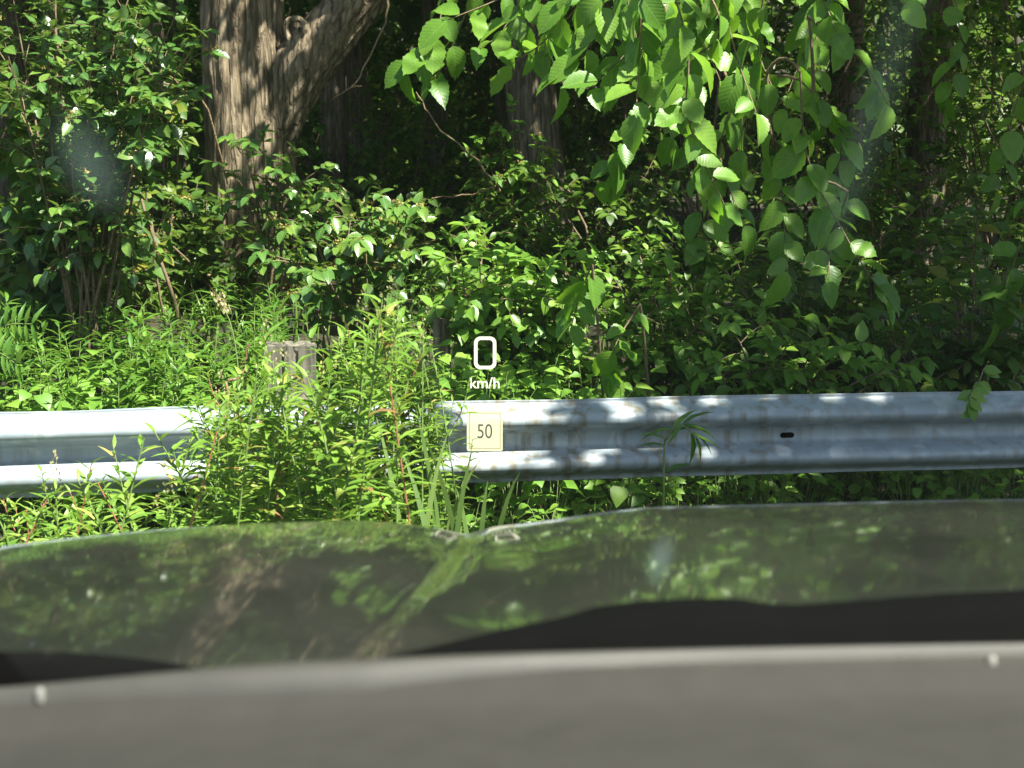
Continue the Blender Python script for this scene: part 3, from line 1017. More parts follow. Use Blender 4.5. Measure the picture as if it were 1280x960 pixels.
# vine-like broad leaves behind and below it
shrub('broad_leaf_vine', 'dull broad-leaved vine tangle under the tall shrub at left', 'vine', onground(90, 380, 8.2),
      [at(x, y, 8.0 + rng.uniform(-.4, .5)) for x, y in ((10, 210), (50, 240), (90, 270), (130, 260), (30, 290), (75, 310), (120, 310), (160, 290), (180, 320), (10, 330), (60, 350), (5, 130), (40, 180))],
      'heart', 'vine_leaf', .11, twigs=9, tl=.3, nodes=4, arch=.15)
shrub('broad_leaf_vine', 'broad heart-leaved vine hanging from the stout trunk top left edge', 'vine', onground(200, 330, 9.0),
      [at(x, y, 8.9 + rng.uniform(-.3, .3)) for x, y in ((200, 20), (230, 60), (150, -10), (210, 140), (170, 100), (120, 40), (60, 20), (100, 90), (20, 60))],
      'heart', 'vine_leaf', .105, twigs=8, tl=.3, nodes=4, arch=.1)
# light-green bush in the middle behind the speed display
shrub('leafy_bush', 'bright light-green bush right of the glossy shrub, in front of the elm trunk', 'shrub', onground(640, 420, 7.0),
      [at(x, y + (52 if y < 345 and 620 < x < 730 else 10), 6.9 + rng.uniform(-.3, .4)) for x, y in ((610, 300), (650, 300), (690, 330), (640, 340), (600, 330), (720, 340), (665, 380), (620, 370), (700, 380), (740, 330), (570, 315), (650, 430), (700, 440), (610, 430), (590, 295), (630, 285), (670, 305), (710, 320), (580, 350), (680, 350), (560, 340), (640, 310))],
      'ovate', 'shrub_leaf', .085, twigs=8, tl=.26, nodes=4, single=300, arch=.2)
shrub('leafy_bush', 'dense mid-green bush under the hanging elm boughs right of centre', 'shrub', onground(830, 430, 7.2),
      [at(x, y, 7.0 + rng.uniform(-.3, .5)) for x, y in ((760, 340), (800, 320), (840, 310), (880, 340), (780, 400), (820, 380), (860, 400), (900, 390), (750, 440), (800, 450), (850, 450), (900, 440))],
      'ovate', 'shrub_leaf', .08, twigs=9, tl=.3, nodes=4, arch=.2)
shrub('low_bush', 'low bush of pointed leaves peering over the right half of the rail', 'shrub', onground(970, 460, 6.6),
      [at(x, y, 6.4 + rng.uniform(-.2, .3)) for x, y in ((920, 420), (950, 410), (990, 420), (1030, 430), (1060, 440), (900, 460), (960, 450), (1010, 460), (1050, 470), (1100, 465), (1130, 460))],
      'ovate', 'shrub_leaf', .09, twigs=6, tl=.22, nodes=3, single=200, arch=.2)
shrub('small_sapling', 'small pale sapling with orange clusters against the elm trunk', 'sapling', onground(650, 330, 9.2),
      [at(x, y, 9.0) for x, y in ((600, 190), (625, 175), (650, 170), (670, 190), (640, 210), (615, 215), (660, 225), (680, 205), (650, 240), (640, 145))],
      'ovate', 'herb_leaf', .065, twigs=6, tl=.17, nodes=4, flowers=.5, single=300, arch=.1)
shrub('dark_bush', 'shadowed broad-leaved bush at the right edge behind the rail', 'shrub', onground(1230, 440, 7.0),
      [at(x, y, 6.9 + rng.uniform(-.3, .5)) for x, y in ((1180, 330), (1220, 300), (1260, 320), (1160, 400), (1200, 380), (1250, 390), (1140, 440), (1190, 440), (1240, 450), (1280, 420), (1110, 420), (1290, 280))],
      'ovate', 'vine_leaf', .115, twigs=7, tl=.28, nodes=3, arch=.15)

shrub('dark_bush', 'big dark bush filling the shade under the lowest elm leaves', 'shrub', onground(1010, 430, 7.6),
      [at(x, y, 7.5 + rng.uniform(-.3, .6)) for x, y in ((900, 330), (940, 300), (980, 320), (1020, 340), (1060, 350), (920, 380), (970, 390), (1040, 400), (1090, 390), (1000, 440), (1080, 440), (930, 440), (1120, 380))],
      'ovate', 'wood_leaf', .10, twigs=8, tl=.32, nodes=4, arch=.15)
shrub('dark_bush', 'dark bush closing the gap between glossy shrub and elm trunk', 'shrub', onground(590, 390, 8.2),
      [at(x, y, 8.2 + rng.uniform(-.2, .4)) for x, y in ((560, 345), (585, 350), (610, 365), (540, 360), (580, 380), (610, 395), (530, 400), (570, 420))],
      'ovate', 'wood_leaf', .09, twigs=6, tl=.26, nodes=4, arch=.15)
# understory shrubs deeper in the wood
for i, (px, Y, h, sp) in enumerate([(-40, 10.5, 2.6, 1.0), (80, 11.5, 3.0, 1.1), (190, 12.5, 2.0, .9), (420, 13.0, 1.5, .9), (500, 12.2, 1.2, .9), (590, 14.0, 1.7, 1.1), (780, 11.0, 2.6, 1.0), (880, 10.2, 2.8, 1.0),
                                   (960, 11.5, 3.0, 1.1), (1060, 10.6, 1.6, .9), (1150, 12.0, 2.4, 1.1), (1250, 10.4, 3.0, 1.1), (1340, 9.6, 3.0, 1.0), (560, 9.5, .7, .7), (760, 9.0, .9, .7), (270, 8.9, .6, .6), (1080, 8.8, .8, .7),
                                   (300, 15.5, 3.2, 1.4), (480, 17.0, 3.4, 1.5), (700, 16.5, 3.4, 1.5), (900, 16.0, 3.5, 1.4), (1120, 17.0, 3.6, 1.5), (100, 16.5, 3.6, 1.5), (380, 19, 4.2, 1.7), (520, 20, 4.4, 1.8), (640, 20.5, 4.4, 1.8), (820, 19.5, 4.2, 1.8), (1000, 20, 4.4, 1.8), (1200, 19.5, 4.4, 1.8), (230, 20, 4.2, 1.7)]):
    b = onground(px, 300, Y)
    tips = [b + Vector((rng.uniform(-sp, sp), rng.uniform(-.6, .6), h * rng.uniform(.3, 1.0))) for _ in range(14)]
    where = next(t for lim, t in ((0, 'at the left picture edge'), (130, 'behind the tall shrub'), (260, 'left of the stout old tree'), (350, 'behind the stout old tree'), (450, 'right of the forked limb'), (530, 'between forked limb and elm'),
                                  (620, 'just left of the elm'), (730, 'behind the elm trunk'), (820, 'just right of the elm'), (920, 'behind the longest elm spray'), (1000, 'behind the shaded elm sprays'), (1100, 'left of the broad dark trunk'), (1200, 'by the broad dark trunk'), (1300, 'at the right edge'), (9999, 'outside the right edge')) if px < lim)
    shrub('understory_shrub', ('distant ' if Y > 15 else 'low ' if h < 1 else 'tall ') + 'shaded understory shrub ' + where, 'shrub', b, tips, 'lo' if Y > 12 else 'ovate', 'herb_leaf' if i in (1, 2, 3, 5, 10, 11, 17, 18, 21) else 'wood_leaf', .085 if Y < 14 else .11, twigs=7, tl=.4, nodes=5, arch=.15,  # brighter leaf colour on some stands in for sunlit spots deep in the wood
          group='shaded understory shrubs in the wood')

# background trees: trunk, limbs and a high crown
bt = [(418, 12.5, .11, 'slim dark trunk just right of the forked limb'), (455, 15, .10, 'thin dark trunk between the forked limb and the elm'), (548, 14, .10, 'thin pale-stained trunk half way between forked tree and elm'),
      (785, 13, .11, 'thin dark trunk close right of the elm trunk'), (1150, 11.8, .15, 'broad dark trunk in deep shade at the right'), (1050, 14.5, .16, 'shaded trunk behind the right-hand elm leaves'),
      (195, 12.0, .07, 'thin sapling trunk leaning left of the stout tree'), (222, 12.6, .06, 'thin sapling trunk closest left of the stout tree'), (30, 14, .2, 'dark trunk hidden behind the tall shrub at far left'),
      (1290, 13, .2, 'dark trunk at the right edge of the picture'), (640, 19, .2, 'distant trunk behind the elm'), (900, 18, .2, 'distant trunk behind the hanging elm leaves'), (330, 20, .2, 'distant trunk behind the stout old tree'), (-250, 12, .22, 'trunk beyond the left edge of the picture'), (1500, 12, .22, 'trunk beyond the right edge of the picture')]
for i, (px, Y, r, lab) in enumerate(bt):
    b = onground(px, 300, Y)
    root = empty('background_tree', b, lab, 'tree', 'background trees of the wood')
    lean = Vector((rng.uniform(-.3, .3), rng.uniform(-.2, .2), 0))
    H = rng.uniform(7, 9)
    V, F = bark_tube([b + Vector((0, 0, -.3)), b + lean * .3 + Vector((0, 0, 2)), b + lean * .6 + Vector((0, 0, 4)), b + lean + Vector((0, 0, H))], [r * 1.25, r, r * .9, r * .4], 20, 40, r * .05, i * 3.3)
    link('trunk', mesh_from('trunk', V, [], F, M['bark_dark']), root)
    L = Leaves(); tb = Tubes()
    cs = [(b.x + lean.x + rng.uniform(-2.6, 2.6), b.y + rng.uniform(-2.2, 2.6), b.z + rng.uniform(2.8, H + 1.5)) for _ in range(10 if r < .08 else 22 if r < .15 else 36)]
    crown_leaves(L, cs, [(1.0, 1.0, 0.7)] * len(cs), [150] * len(cs), 0.22)
    limb_set(tb, b + lean * .6 + Vector((0, 0, 4)), cs[:14], .04)
    link('branches', tb.mesh('branches', M['bark_dark']), root)
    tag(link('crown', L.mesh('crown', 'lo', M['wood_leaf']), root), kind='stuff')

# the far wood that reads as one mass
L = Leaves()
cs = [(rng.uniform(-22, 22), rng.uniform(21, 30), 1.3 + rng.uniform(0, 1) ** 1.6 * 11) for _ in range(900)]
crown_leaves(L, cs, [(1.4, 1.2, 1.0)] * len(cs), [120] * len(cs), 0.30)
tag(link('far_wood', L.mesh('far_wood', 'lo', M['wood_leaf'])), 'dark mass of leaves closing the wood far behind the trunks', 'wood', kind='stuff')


# ------------------------------------------------------------------ bare twigs and dead wood
def bare(name, label, cat, pts, r0, r1, mat='twig', sides=6, forks=()):
    P = polyline(pts, 16)
    P[1:-1] += rng.normal(0, .006, P[1:-1].shape)
    root = empty(name, P[0], label, cat)
    tb = Tubes(); tb.add(P, r0, r1, sides)
    link('stem', tb.mesh('stem', M[mat]), root)
    for k, q in forks:
        tb = Tubes(); tb.add(bez(P[k], (Vector(P[k]) + q) / 2 + Vector((0, 0, .02)), q, 6), r1 * 1.6, r1, 5)
        link('side_twig', tb.mesh('side_twig', M[mat]), root)


g = onground(755, 330, 9.0)
bare('bare_stick', 'bare pale stick leaning beside the elm trunk', 'stick', [g, at(745, 322, 8.9), at(722, 260, 8.9), at(692, 210, 8.9)], .012, .005)
bare('bare_twig', 'thin bare twig reaching left from the sapling at the elm', 'twig', [at(640, 330, 9.0), at(637, 232, 9.0), at(600, 240, 8.9), at(540, 248, 8.9)], .008, .004, 'dead_wood')
bare('bare_twig', 'thin bare twig slanting down between the dark trunks', 'twig', [at(640, 260, 9.0), at(600, 203, 8.9), at(555, 165, 8.9), at(535, 140, 8.9), at(520, 115, 8.9)], .008, .004)
bare('bare_twig', 'drooping bare twig under the forked limb', 'twig', [at(486, -20, 9.0), at(484, 15, 9.0), at(465, 65, 9.0), at(440, 108, 9.0), at(412, 127, 9.0)], .009, .003, 'twig', 6, [(12, at(452, 108, 9.0)), (12, at(432, 95, 9.0))])
g = onground(225, 380, 8.0)
bare('bare_sapling', 'grey bare sapling leaning left among the vines under the tall shrub', 'sapling', [g, at(213, 360, 7.9), at(180, 260, 7.9), at(160, 195, 7.9), at(145, 150, 7.9)], .013, .006)
g = onground(205, 390, 8.2)
bare('bare_sapling', 'second grey bare sapling running close beside the leaning one', 'sapling', [g, at(195, 330, 8.1), at(180, 240, 8.1), at(150, 170, 8.1)], .009, .005)
bare('bare_twig', 'forked orange-brown twig crossing left of the stout trunk', 'twig', [at(285, 230, 8.8), at(262, 140, 8.6), at(235, 115, 8.5), at(205, 105, 8.4), at(190, 100, 8.4)], .008, .004, 'dead_wood', 6, [(8, at(212, 95, 8.4)), (7, at(215, 130, 8.4))])
bare('dead_stalk', 'short reddish dead stalk slanting up left of the wooden post', 'stalk', [onground(280, 600, 4.5), at(284, 520, 4.5), at(300, 470, 4.5), at(313, 430, 4.5)], .006, .004, 'dead_wood')
# fallen log on the bank and a cut stake
c1, c2 = onground(215, 352, 9.0), onground(320, 345, 9.2)
V, F = bark_tube([c1 + Vector((-.3, 0, .06)), c1 + Vector((.1, 0, .1)), c2 + Vector((0, 0, .1)), c2 + Vector((.3, .1, .08))], [.06, .085, .08, .05], 20, 40, .008, 2.0)
o = empty('fallen_log', c1, 'reddish-brown rotten log lying in shade below the stout tree', 'log'); link('log', mesh_from('log', V, [], F, M['dead_wood']), o)
b = at(552, 398, 6.7); gb = onground(552, 398, 6.7)
V, F = bark_tube([gb + Vector((0, 0, -.1)), gb + (b - gb) * .5, b], [.045, .043, .04], 20, 24, .004, 3.0)
V = np.vstack([V, [tuple(b - Vector((0, 0, .002)))]]); n = len(V) - 1
F3 = [(n - 20 + k, n - 20 + (k + 1) % 20, n) for k in range(20)]
o = empty('cut_stump', gb, 'thin cut-off stump among the leaves left of the speed display', 'stump'); link('wood', mesh_from('wood', V, F3, F, M['bark']), o)


# ------------------------------------------------------------------ tall weeds
def weed(name, label, cat, base, top, group, mat='weed_leaf', size=.085, n=38, start=.2, stem='green_stem', panicle=0, tips=True):
    base = Vector(base); top = Vector(top)
    root = empty(name, base, label, cat, group)
    mid = (base + top) / 2 + Vector(rnd3(.03))
    st = bez(base - Vector((0, 0, .03)), mid, top, 12)
    tb = Tubes(); tb.add(st, .0045, .0018, 5)
    tan = norm(np.gradient(st, axis=0))
    L = Leaves()
    ph = rng.uniform(0, 6.28)
    brs = [(st, tan, start, n, 1.0)]
    for _ in range(rng.integers(0, 4)):
        i = rng.integers(5, 10)
        a = rng.uniform(0, 6.28)
        e = st[i] + np.array([math.cos(a) * .09, math.sin(a) * .09, rng.uniform(.10, .2)])
        b = bez(st[i], (st[i] + e) / 2 + np.array([math.cos(a) * .03, math.sin(a) * .03, -.01]), e, 6)
        tb.add(b, .0025, .0012, 4)
        brs.append((b, norm(np.gradient(b, axis=0)), .15, 12, .7))
    for s, tn, st0, m, sc in brs:
        K = len(s) - 1
        for i in range(m):
            t = st0 + (1 - st0) * (i + .5) / m
            k = t * K; q = int(min(k, K - 1)); p = s[q] + (s[q + 1] - s[q]) * (k - q)
            a = ph + i * 2.39996 + rng.normal(0, .2)
            el = .25 + .75 * (i / m) ** 2
            d = norm(np.array([math.cos(a), math.sin(a), el]) + tn[q] * .2 + rnd3(.12))
            ln = size * sc * (1.1 - .6 * (i / m) ** 2) * rng.uniform(.7, 1.2)
            L.add(p, d, np.array([0, 0, 1.0]) + rnd3(.15), ln)
    link('stem', tb.mesh('stem', M[stem]), root)
    tag(link('leaves', L.mesh('leaves', 'lance', M[mat]), root), kind='stuff')
    if panicle:
        P = Leaves()
        for i in range(panicle):
            t = rng.uniform(0, 1)
            a = rng.uniform(0, 6.28)
            p = st[-1] + np.array([math.cos(a) * .03 * (1 - t), math.sin(a) * .03 * (1 - t), t * .13 - .02])
            P.add(p, norm(np.array([math.cos(a) * .5, math.sin(a) * .5, 1.0])), rnd3(), rng.uniform(.006, .013))
        tag(link('seed_head', P.mesh('seed_head', 'lo', M['panicle']), root), kind='stuff')
    return root


def zone(px):
    for lim, txt in ((90, 'by the left picture edge'), (200, 'well left of the wooden post'), (320, 'just left of the wooden post'), (400, 'at the wooden post'), (470, 'just right of the wooden post'), (560, 'left of the speed display'),
                     (660, 'by the speed display'), (780, 'right of the speed display'), (900, 'by the lone nodding weed'), (1040, 'near the slot in the rail')):
        if px < lim: return txt
    return 'near the right picture edge'


def tall(h): return 'short' if h < .35 else 'waist-high' if h > .8 else 'knee-high'


tops = [(20, 640), (60, 605), (100, 588), (150, 540), (190, 528), (230, 556), (262, 518), (300, 470), (340, 445), (372, 468), (410, 425), (450, 392), (482, 378), (520, 400), (545, 445), (572, 505), (595, 560), (610, 610)]
tx = [t[0] for t in tops]; ty = [t[1] for t in tops]
cnt = 0
# weeds standing in front of the rail
for k in range(92):
    px = rng.triangular(20, 420, 560) if k < 62 else rng.uniform(-10, 555)
    Y = rng.uniform(3.75, 4.85) if px < 500 else rng.uniform(4.5, 4.9)
    ptop = np.interp(px, tx, ty)
    if k < 6: px, Y = 332 + 12 * k, 4.3
    py = ptop + abs(rng.normal(0, 1)) * 60 if k > 24 else ptop + rng.uniform(-6, 14)
    if py > 660: py = rng.uniform(600, 660)
    t = at(px, py, Y)
    b = Vector((t.x + rng.normal(0, .16), Y + rng.uniform(-.08, .12), float(gz(t.x, Y))))
    if t.z < .12: continue
    h = t.z - b.z
    weed('tall_weed', tall(h) + ' narrow-leaved weed in front of the rail, ' + zone(px), 'weed', b, t, 'red-tipped weeds in front of the rail', 'weed_leaf', (.135 if h > .5 else .115) * (f_ := rng.choice([.65, .8, 1.0])), int((14 + 24 * h) / f_), .12,
         'red_stem' if rng.uniform() < .3 else 'green_stem', panicle=(46 if rng.uniform() < .14 else 0))
# tall feathery stalks rising out of the clump
for k in range(16):
    px = rng.uniform(415, 548); Y = rng.uniform(4.4, 4.8)
    py = np.interp(px, [415, 450, 482, 520, 548], [425, 388, 372, 395, 445]) + rng.uniform(-4, 40)
    t = at(px, py, Y); b = Vector((t.x + rng.normal(0, .1), Y, float(gz(t.x, Y))))
    weed('feathery_stalk', 'tall feathery seed-headed stalk in the weed clump, ' + zone(px), 'weed', b, t, 'feathery stalks in the weed clump', 'weed_leaf', .075, 34, .3, 'green_stem', panicle=(26 if k % 3 == 0 else 0))
# goldenrods behind the rail on the left
for k in range(82):
    px = rng.uniform(-30, 560)
    if 395 < px < 440: px -= 90
    far = rng.uniform() ** 1.3
    Y = 5.75 + far * 2.0 if px < 340 else 5.8 + far * 0.9
    lo = np.interp(px, [0, 100, 200, 300, 400, 500, 560], [430, 420, 425, 400, 420, 430, 450])
    hi = np.interp(px, [0, 100, 200, 300, 400, 500, 560], [360, 355, 345, 350, 390, 400, 430])
    py = lo + (hi - lo) * far + rng.uniform(-25, 45)
    t = at(px, py, Y)
    g0 = float(gz(t.x, Y))
    if t.z - g0 < .2: t.z = g0 + .2 + rng.uniform(0, .1)
    b = Vector((t.x + rng.uniform(-.1, .1), Y + rng.uniform(-.05, .1), g0))
    weed('goldenrod', tall(t.z - g0) + ' lance-leaved goldenrod behind the rail, ' + zone(px), 'weed', b, t, 'goldenrods behind the rail', 'goldenrod_leaf', .14 * rng.uniform(.75, 1.1), int(14 + 22 * (t.z - g0)), .2)
# single plants
b = onground(832, 640, 4.6)
root = empty('lone_weed', b, 'lone nodding weed stem standing in front of the bare rail right of centre', 'weed')
st = polyline([b, at(830, 580, 4.6), at(834, 548, 4.6), at(852, 532, 4.58), at(868, 545, 4.56)], 14)
tb = Tubes(); tb.add(st, .004, .002, 5); link('stem', tb.mesh('stem', M['green_stem']), root)
L = Leaves()
for p, d, s in [(6, (-.8, -.1, .5), .075), (7, (.7, -.2, .6), .07), (8, (-.9, -.1, .2), .085), (8, (.5, .1, 1), .085), (9, (.9, -.1, .15), .09), (10, (.6, -.1, .8), .085), (10, (-.5, -.2, -.5), .07),
                (11, (1, 0, .1), .09), (12, (.8, -.1, -.4), .085), (12, (.3, -.2, -.9), .09), (13, (.5, -.1, -.9), .08), (13, (.9, 0, -.3), .08), (4, (-.9, 0, .3), .07), (3, (.7, 0, .5), .09), (2, (-.6, 0, .7), .1)]:
    L.add(st[p], np.array(d, float), np.array([0, -.3, 1.0]), s * 1.15)
L.singles(root, 'leaf', 'lance', M['goldenrod_leaf'], range(len(L)), SHARED)
# sprig lying over the rail at right
b = onground(1230, 470, 5.95)
root = empty('drooping_sprig', b, 'small wilted sprig hanging over the rail top at far right', 'sprig')
st = polyline([b, at(1235, 470, 5.75), at(1222, 482, 5.52), at(1212, 495, 5.42), at(1215, 515, 5.40)], 14)
tb = Tubes(); tb.add(st, .004, .002, 5); link('stem', tb.mesh('stem', M['twig']), root)
L = Leaves()
for i in range(16):
    p = st[5 + i % 9]
    L.add(p, norm(np.array([rng.normal(0, .8), -.3, -.55 + rng.normal(0, .4)])), np.array([rng.normal(0, .4), -1, .5]), rng.uniform(.045, .075))
L.singles(root, 'leaf', 'ovate', M['shrub_leaf'], range(len(L)), SHARED)
# sumac-like frond at the left edge
b = onground(-20, 470, 6.1)
root = empty('sumac_frond', b, 'feathery compound frond at the left edge above the rail', 'plant')
st = polyline([b, at(-25, 440, 6.0), at(5, 408, 5.95), at(40, 405, 5.9)], 14)
tb = Tubes(); tb.add(st, .004, .002, 5)
st2 = polyline([b, at(-40, 450, 6.0), at(-5, 440, 5.9), at(20, 455, 5.85)], 14); tb.add(st2, .004, .002, 5)
link('stem', tb.mesh('stem', M['green_stem']), root)
L = Leaves()
for s_ in (st, st2):
    for i in range(5, 14):
        for sg in (1, -1):
            L.add(s_[i], np.array([.25, -.2, -.9 * sg if sg > 0 else .8]) + rnd3(.1), np.array([0, -1, .4]), .085)
L.singles(root, 'leaflet', 'lance', M['goldenrod_leaf'], range(len(L)), SHARED)


# ------------------------------------------------------------------ broad-leaved herbs behind the rail
def herb(base, h, spread, group, label, n=24, size=.07, mat='herb_leaf', kind='heart', name='broad_leaf_herb', cat='herb'):
    base = Vector(base)
    root = empty(name, base, label, cat, group)
    tb = Tubes(); L = Leaves()
    for i in range(n):
        a = rng.uniform(0, 6.28); r = rng.uniform(.1, 1) ** .6 * spread
        e = np.array([base.x + math.cos(a) * r, base.y + math.sin(a) * r, base.z + h * rng.uniform(.35, 1.0) * (1 - .3 * r / spread)])
        s = bez(base - Vector((0, 0, .02)), Vector((base.x + math.cos(a) * r * .4, base.y + math.sin(a) * r * .4, e[2] * .7 + base.z * .3 + .05)), e, 6)
        tb.add(s, .0025, .0015, 4)
        for q in (3, 4, 5):
            d = norm(np.array([math.cos(a + rng.normal(0, 1.0)), math.sin(a + rng.normal(0, 1.0)) - .2, rng.uniform(-.35, .15)]))
            L.add(s[q], d, np.array([0, -.35, 1.0]) + rnd3(.22), size * rng.uniform(.6, 1.2))
    link('stems', tb.mesh('stems', M['green_stem']), root)
    tag(link('leaves', L.mesh('leaves', kind, M[mat]), root), kind='stuff')


for k in range(40):
    px = rng.uniform(530, 780); Y = rng.uniform(5.75, 6.7)
    p = onground(px, 470, Y)
    top = at(px, rng.uniform(400, 480), Y).z
    herb(p, max(.25, top - p.z), .2, 'light green herbs behind the rail centre', ('heart-leaved' if k % 2 else 'oval-leaved') + ' light green herb behind the rail, ' + zone(px), 22, .075, kind='heart' if k % 2 else 'ovate')
for k, (px, py, Y) in enumerate([(535, 400, 6.45), (560, 412, 6.4), (580, 405, 6.5), (548, 418, 6.3), (556, 425, 6.2), (572, 425, 6.2), (540, 430, 6.1)]):
    p = onground(px, 470, Y)
    herb(p, at(px, py, Y).z - p.z, .14, 'light green herbs around the cut stump', 'light green herb growing round the thin cut-off stump', 18, .075)
for k in range(36):
    px = rng.uniform(-20, 300); Y = rng.uniform(5.6, 6.5)
    p = onground(px, 470, Y)
    top = at(px, rng.uniform(405, 485), Y).z
    herb(p, max(.3, top - p.z), .18, 'light green herbs behind the rail left', ('oval-leaved' if k % 2 else 'heart-leaved') + ' light green herb close behind the rail, ' + zone(px), 14, .085, kind='ovate' if k % 2 else 'heart')
for k in range(30):
    px = rng.uniform(780, 1330); Y = rng.uniform(5.85, 6.9)
    p = onground(px, 470, Y)
    top = at(px, rng.uniform(455, 500), Y).z
    herb(p, max(.2, top - p.z), .22, 'dark herbs behind the rail right', 'shaded low herb behind the rail, ' + zone(px), 20, .065, mat='shrub_leaf', kind='ovate')
for k in range(46):
    px = rng.uniform(540, 1330); Y = rng.uniform(4.5, 5.9) 
    p = onground(px, 600, Y)
    if -0.22 < rail_d(p.x, p.y) < 0.36: p.y += .45; p.z = float(gz(p.x, p.y))
    hmax = at(px, 592, p.y).z - p.z
    herb(p, max(.12, hmax * rng.uniform(.55, .95)), .16, 'low herbs under the rail', 'low green herb in the shade under the rail, ' + zone(px), 16, .055, mat='shrub_leaf', kind='ovate')


# ------------------------------------------------------------------ grass
def grass_mesh(name, spots, lens, mat='grass_leaf'):
    L = Leaves()
    for (x, y), ln in zip(spots, lens):
        a = rng.uniform(0, 6.28)
        d = np.array([math.cos(a), math.sin(a), rng.normal(0, .1)])
        L.add((x, y, float(gz(x, y)) - .01), d, np.array([rng.normal(0, .12), rng.normal(0, .12), 1.0]), ln)
    return L


sp, ln = [], []
for _ in range(5200):
    px = rng.uniform(-120, 1400); Y = rng.uniform(3.3, 5.0)
    p = at(px, 600, Y)
    dens = np.interp(px, [0, 420, 620, 700, 1280], [.8, 1, .9, .35, .3])
    if rng.uniform() > dens: continue
    sp.append((p.x, Y)); ln.append(rng.uniform(.15, .42) if px < 640 else rng.uniform(.12, .3))
for _ in range(5000):
    px = rng.uniform(-200, 1500); Y = rng.uniform(5.1, 9.5)
    p = at(px, 600, Y); sp.append((p.x, Y)); ln.append(rng.uniform(.12, .35))
tag(link('grass', grass_mesh('grass', sp, ln).mesh('grass', 'grass', M['grass_leaf'])), 'green grass growing along the verge under the rail', 'grass', kind='stuff')
# ground cover of small leaves on the bank
L = Leaves()
for _ in range(16000):
    px = rng.uniform(-250, 1530); Y = rng.uniform(4.4, 11) if rng.uniform() < .75 else rng.uniform(3.4, 5)
    p = at(px, 600, Y)
    if mnoise.noise((p.x * 1.1, Y * 1.1, 2)) < -.12 and Y > 6: continue
    g0 = float(gz(p.x, Y))
    L.add((p.x, Y, g0 + rng.uniform(.02, .16)), norm(np.array([rng.normal(), rng.normal() - .4, rng.normal(0, .3)])), np.array([0, -.3, 1.0]) + rnd3(.3), rng.uniform(.04, .075))
tag(link('ground_cover', L.mesh('ground_cover', 'ovate', M['shrub_leaf'])), 'low leafy ground cover on the bank and verge', 'ground cover', kind='stuff')
# tall grass tuft with single arching blades right of the weed clump
b = onground(552, 640, 4.3)
root = empty('grass_tuft', b, 'tuft of long arching grass blades at the right end of the weed clump', 'grass')
L = Leaves()
for i, (tx_, ty_) in enumerate([(650, 590), (590, 565), (560, 540), (470, 520), (440, 560), (540, 600), (610, 600), (500, 560), (570, 610), (480, 590), (530, 545), (600, 575), (450, 600), (520, 510)]):
    tb_ = at(tx_, ty_, 4.3)
    bb = b + Vector((rng.uniform(-.12, .12), rng.uniform(-.1, .1), 0))
    pts = bez(bb, bb + (tb_ - bb) * .4 + Vector((0, 0, .28)), tb_, 9)
    me_v, f3, f4 = [], [], []
    tn = norm(np.gradient(pts, axis=0)); w = norm(np.cross(tn, np.array([rng.normal(0, .3), 1.0, .2])))
    ww = np.array([.5, .8, 1, 1, .95, .85, .65, .4, .05]) * .0095
    for j in range(9):
        me_v += [pts[j] - w[j] * ww[j], pts[j] + np.array([0, 0, -.002]), pts[j] + w[j] * ww[j]]
    for j in range(8):
        a = j * 3; f4 += [(a, a + 1, a + 4, a + 3), (a + 1, a + 2, a + 5, a + 4)]
    link('blade', mesh_from('blade', me_v, f3, f4, M['grass_leaf'], np.zeros((27, 2))), root)
# flowering grass stalk rising left of the wooden post
b = onground(300, 640, 4.6)
root = empty('flowering_grass', b, 'grass stalk with a pinkish seed head leaning left of the wooden post', 'grass')
st = polyline([b, at(300, 520, 4.6), at(292, 420, 4.6), at(272, 368, 4.6)], 14)
tb = Tubes(); tb.add(st, .0028, .0015, 5); link('stalk', tb.mesh('stalk', M['green_stem']), root)
P = Leaves()
for i in range(110):
    k = rng.uniform(10.6, 13); q = int(min(k, 12)); p = st[q] + (st[q + 1] - st[q]) * (k - q)
    P.add(p + rnd3(.008), norm(np.array([-.35, 0, 1]) + rnd3(.3)), rnd3(), rng.uniform(.008, .016))
tag(link('seed_head', P.mesh('seed_head', 'lo', M['panicle']), root), kind='stuff')


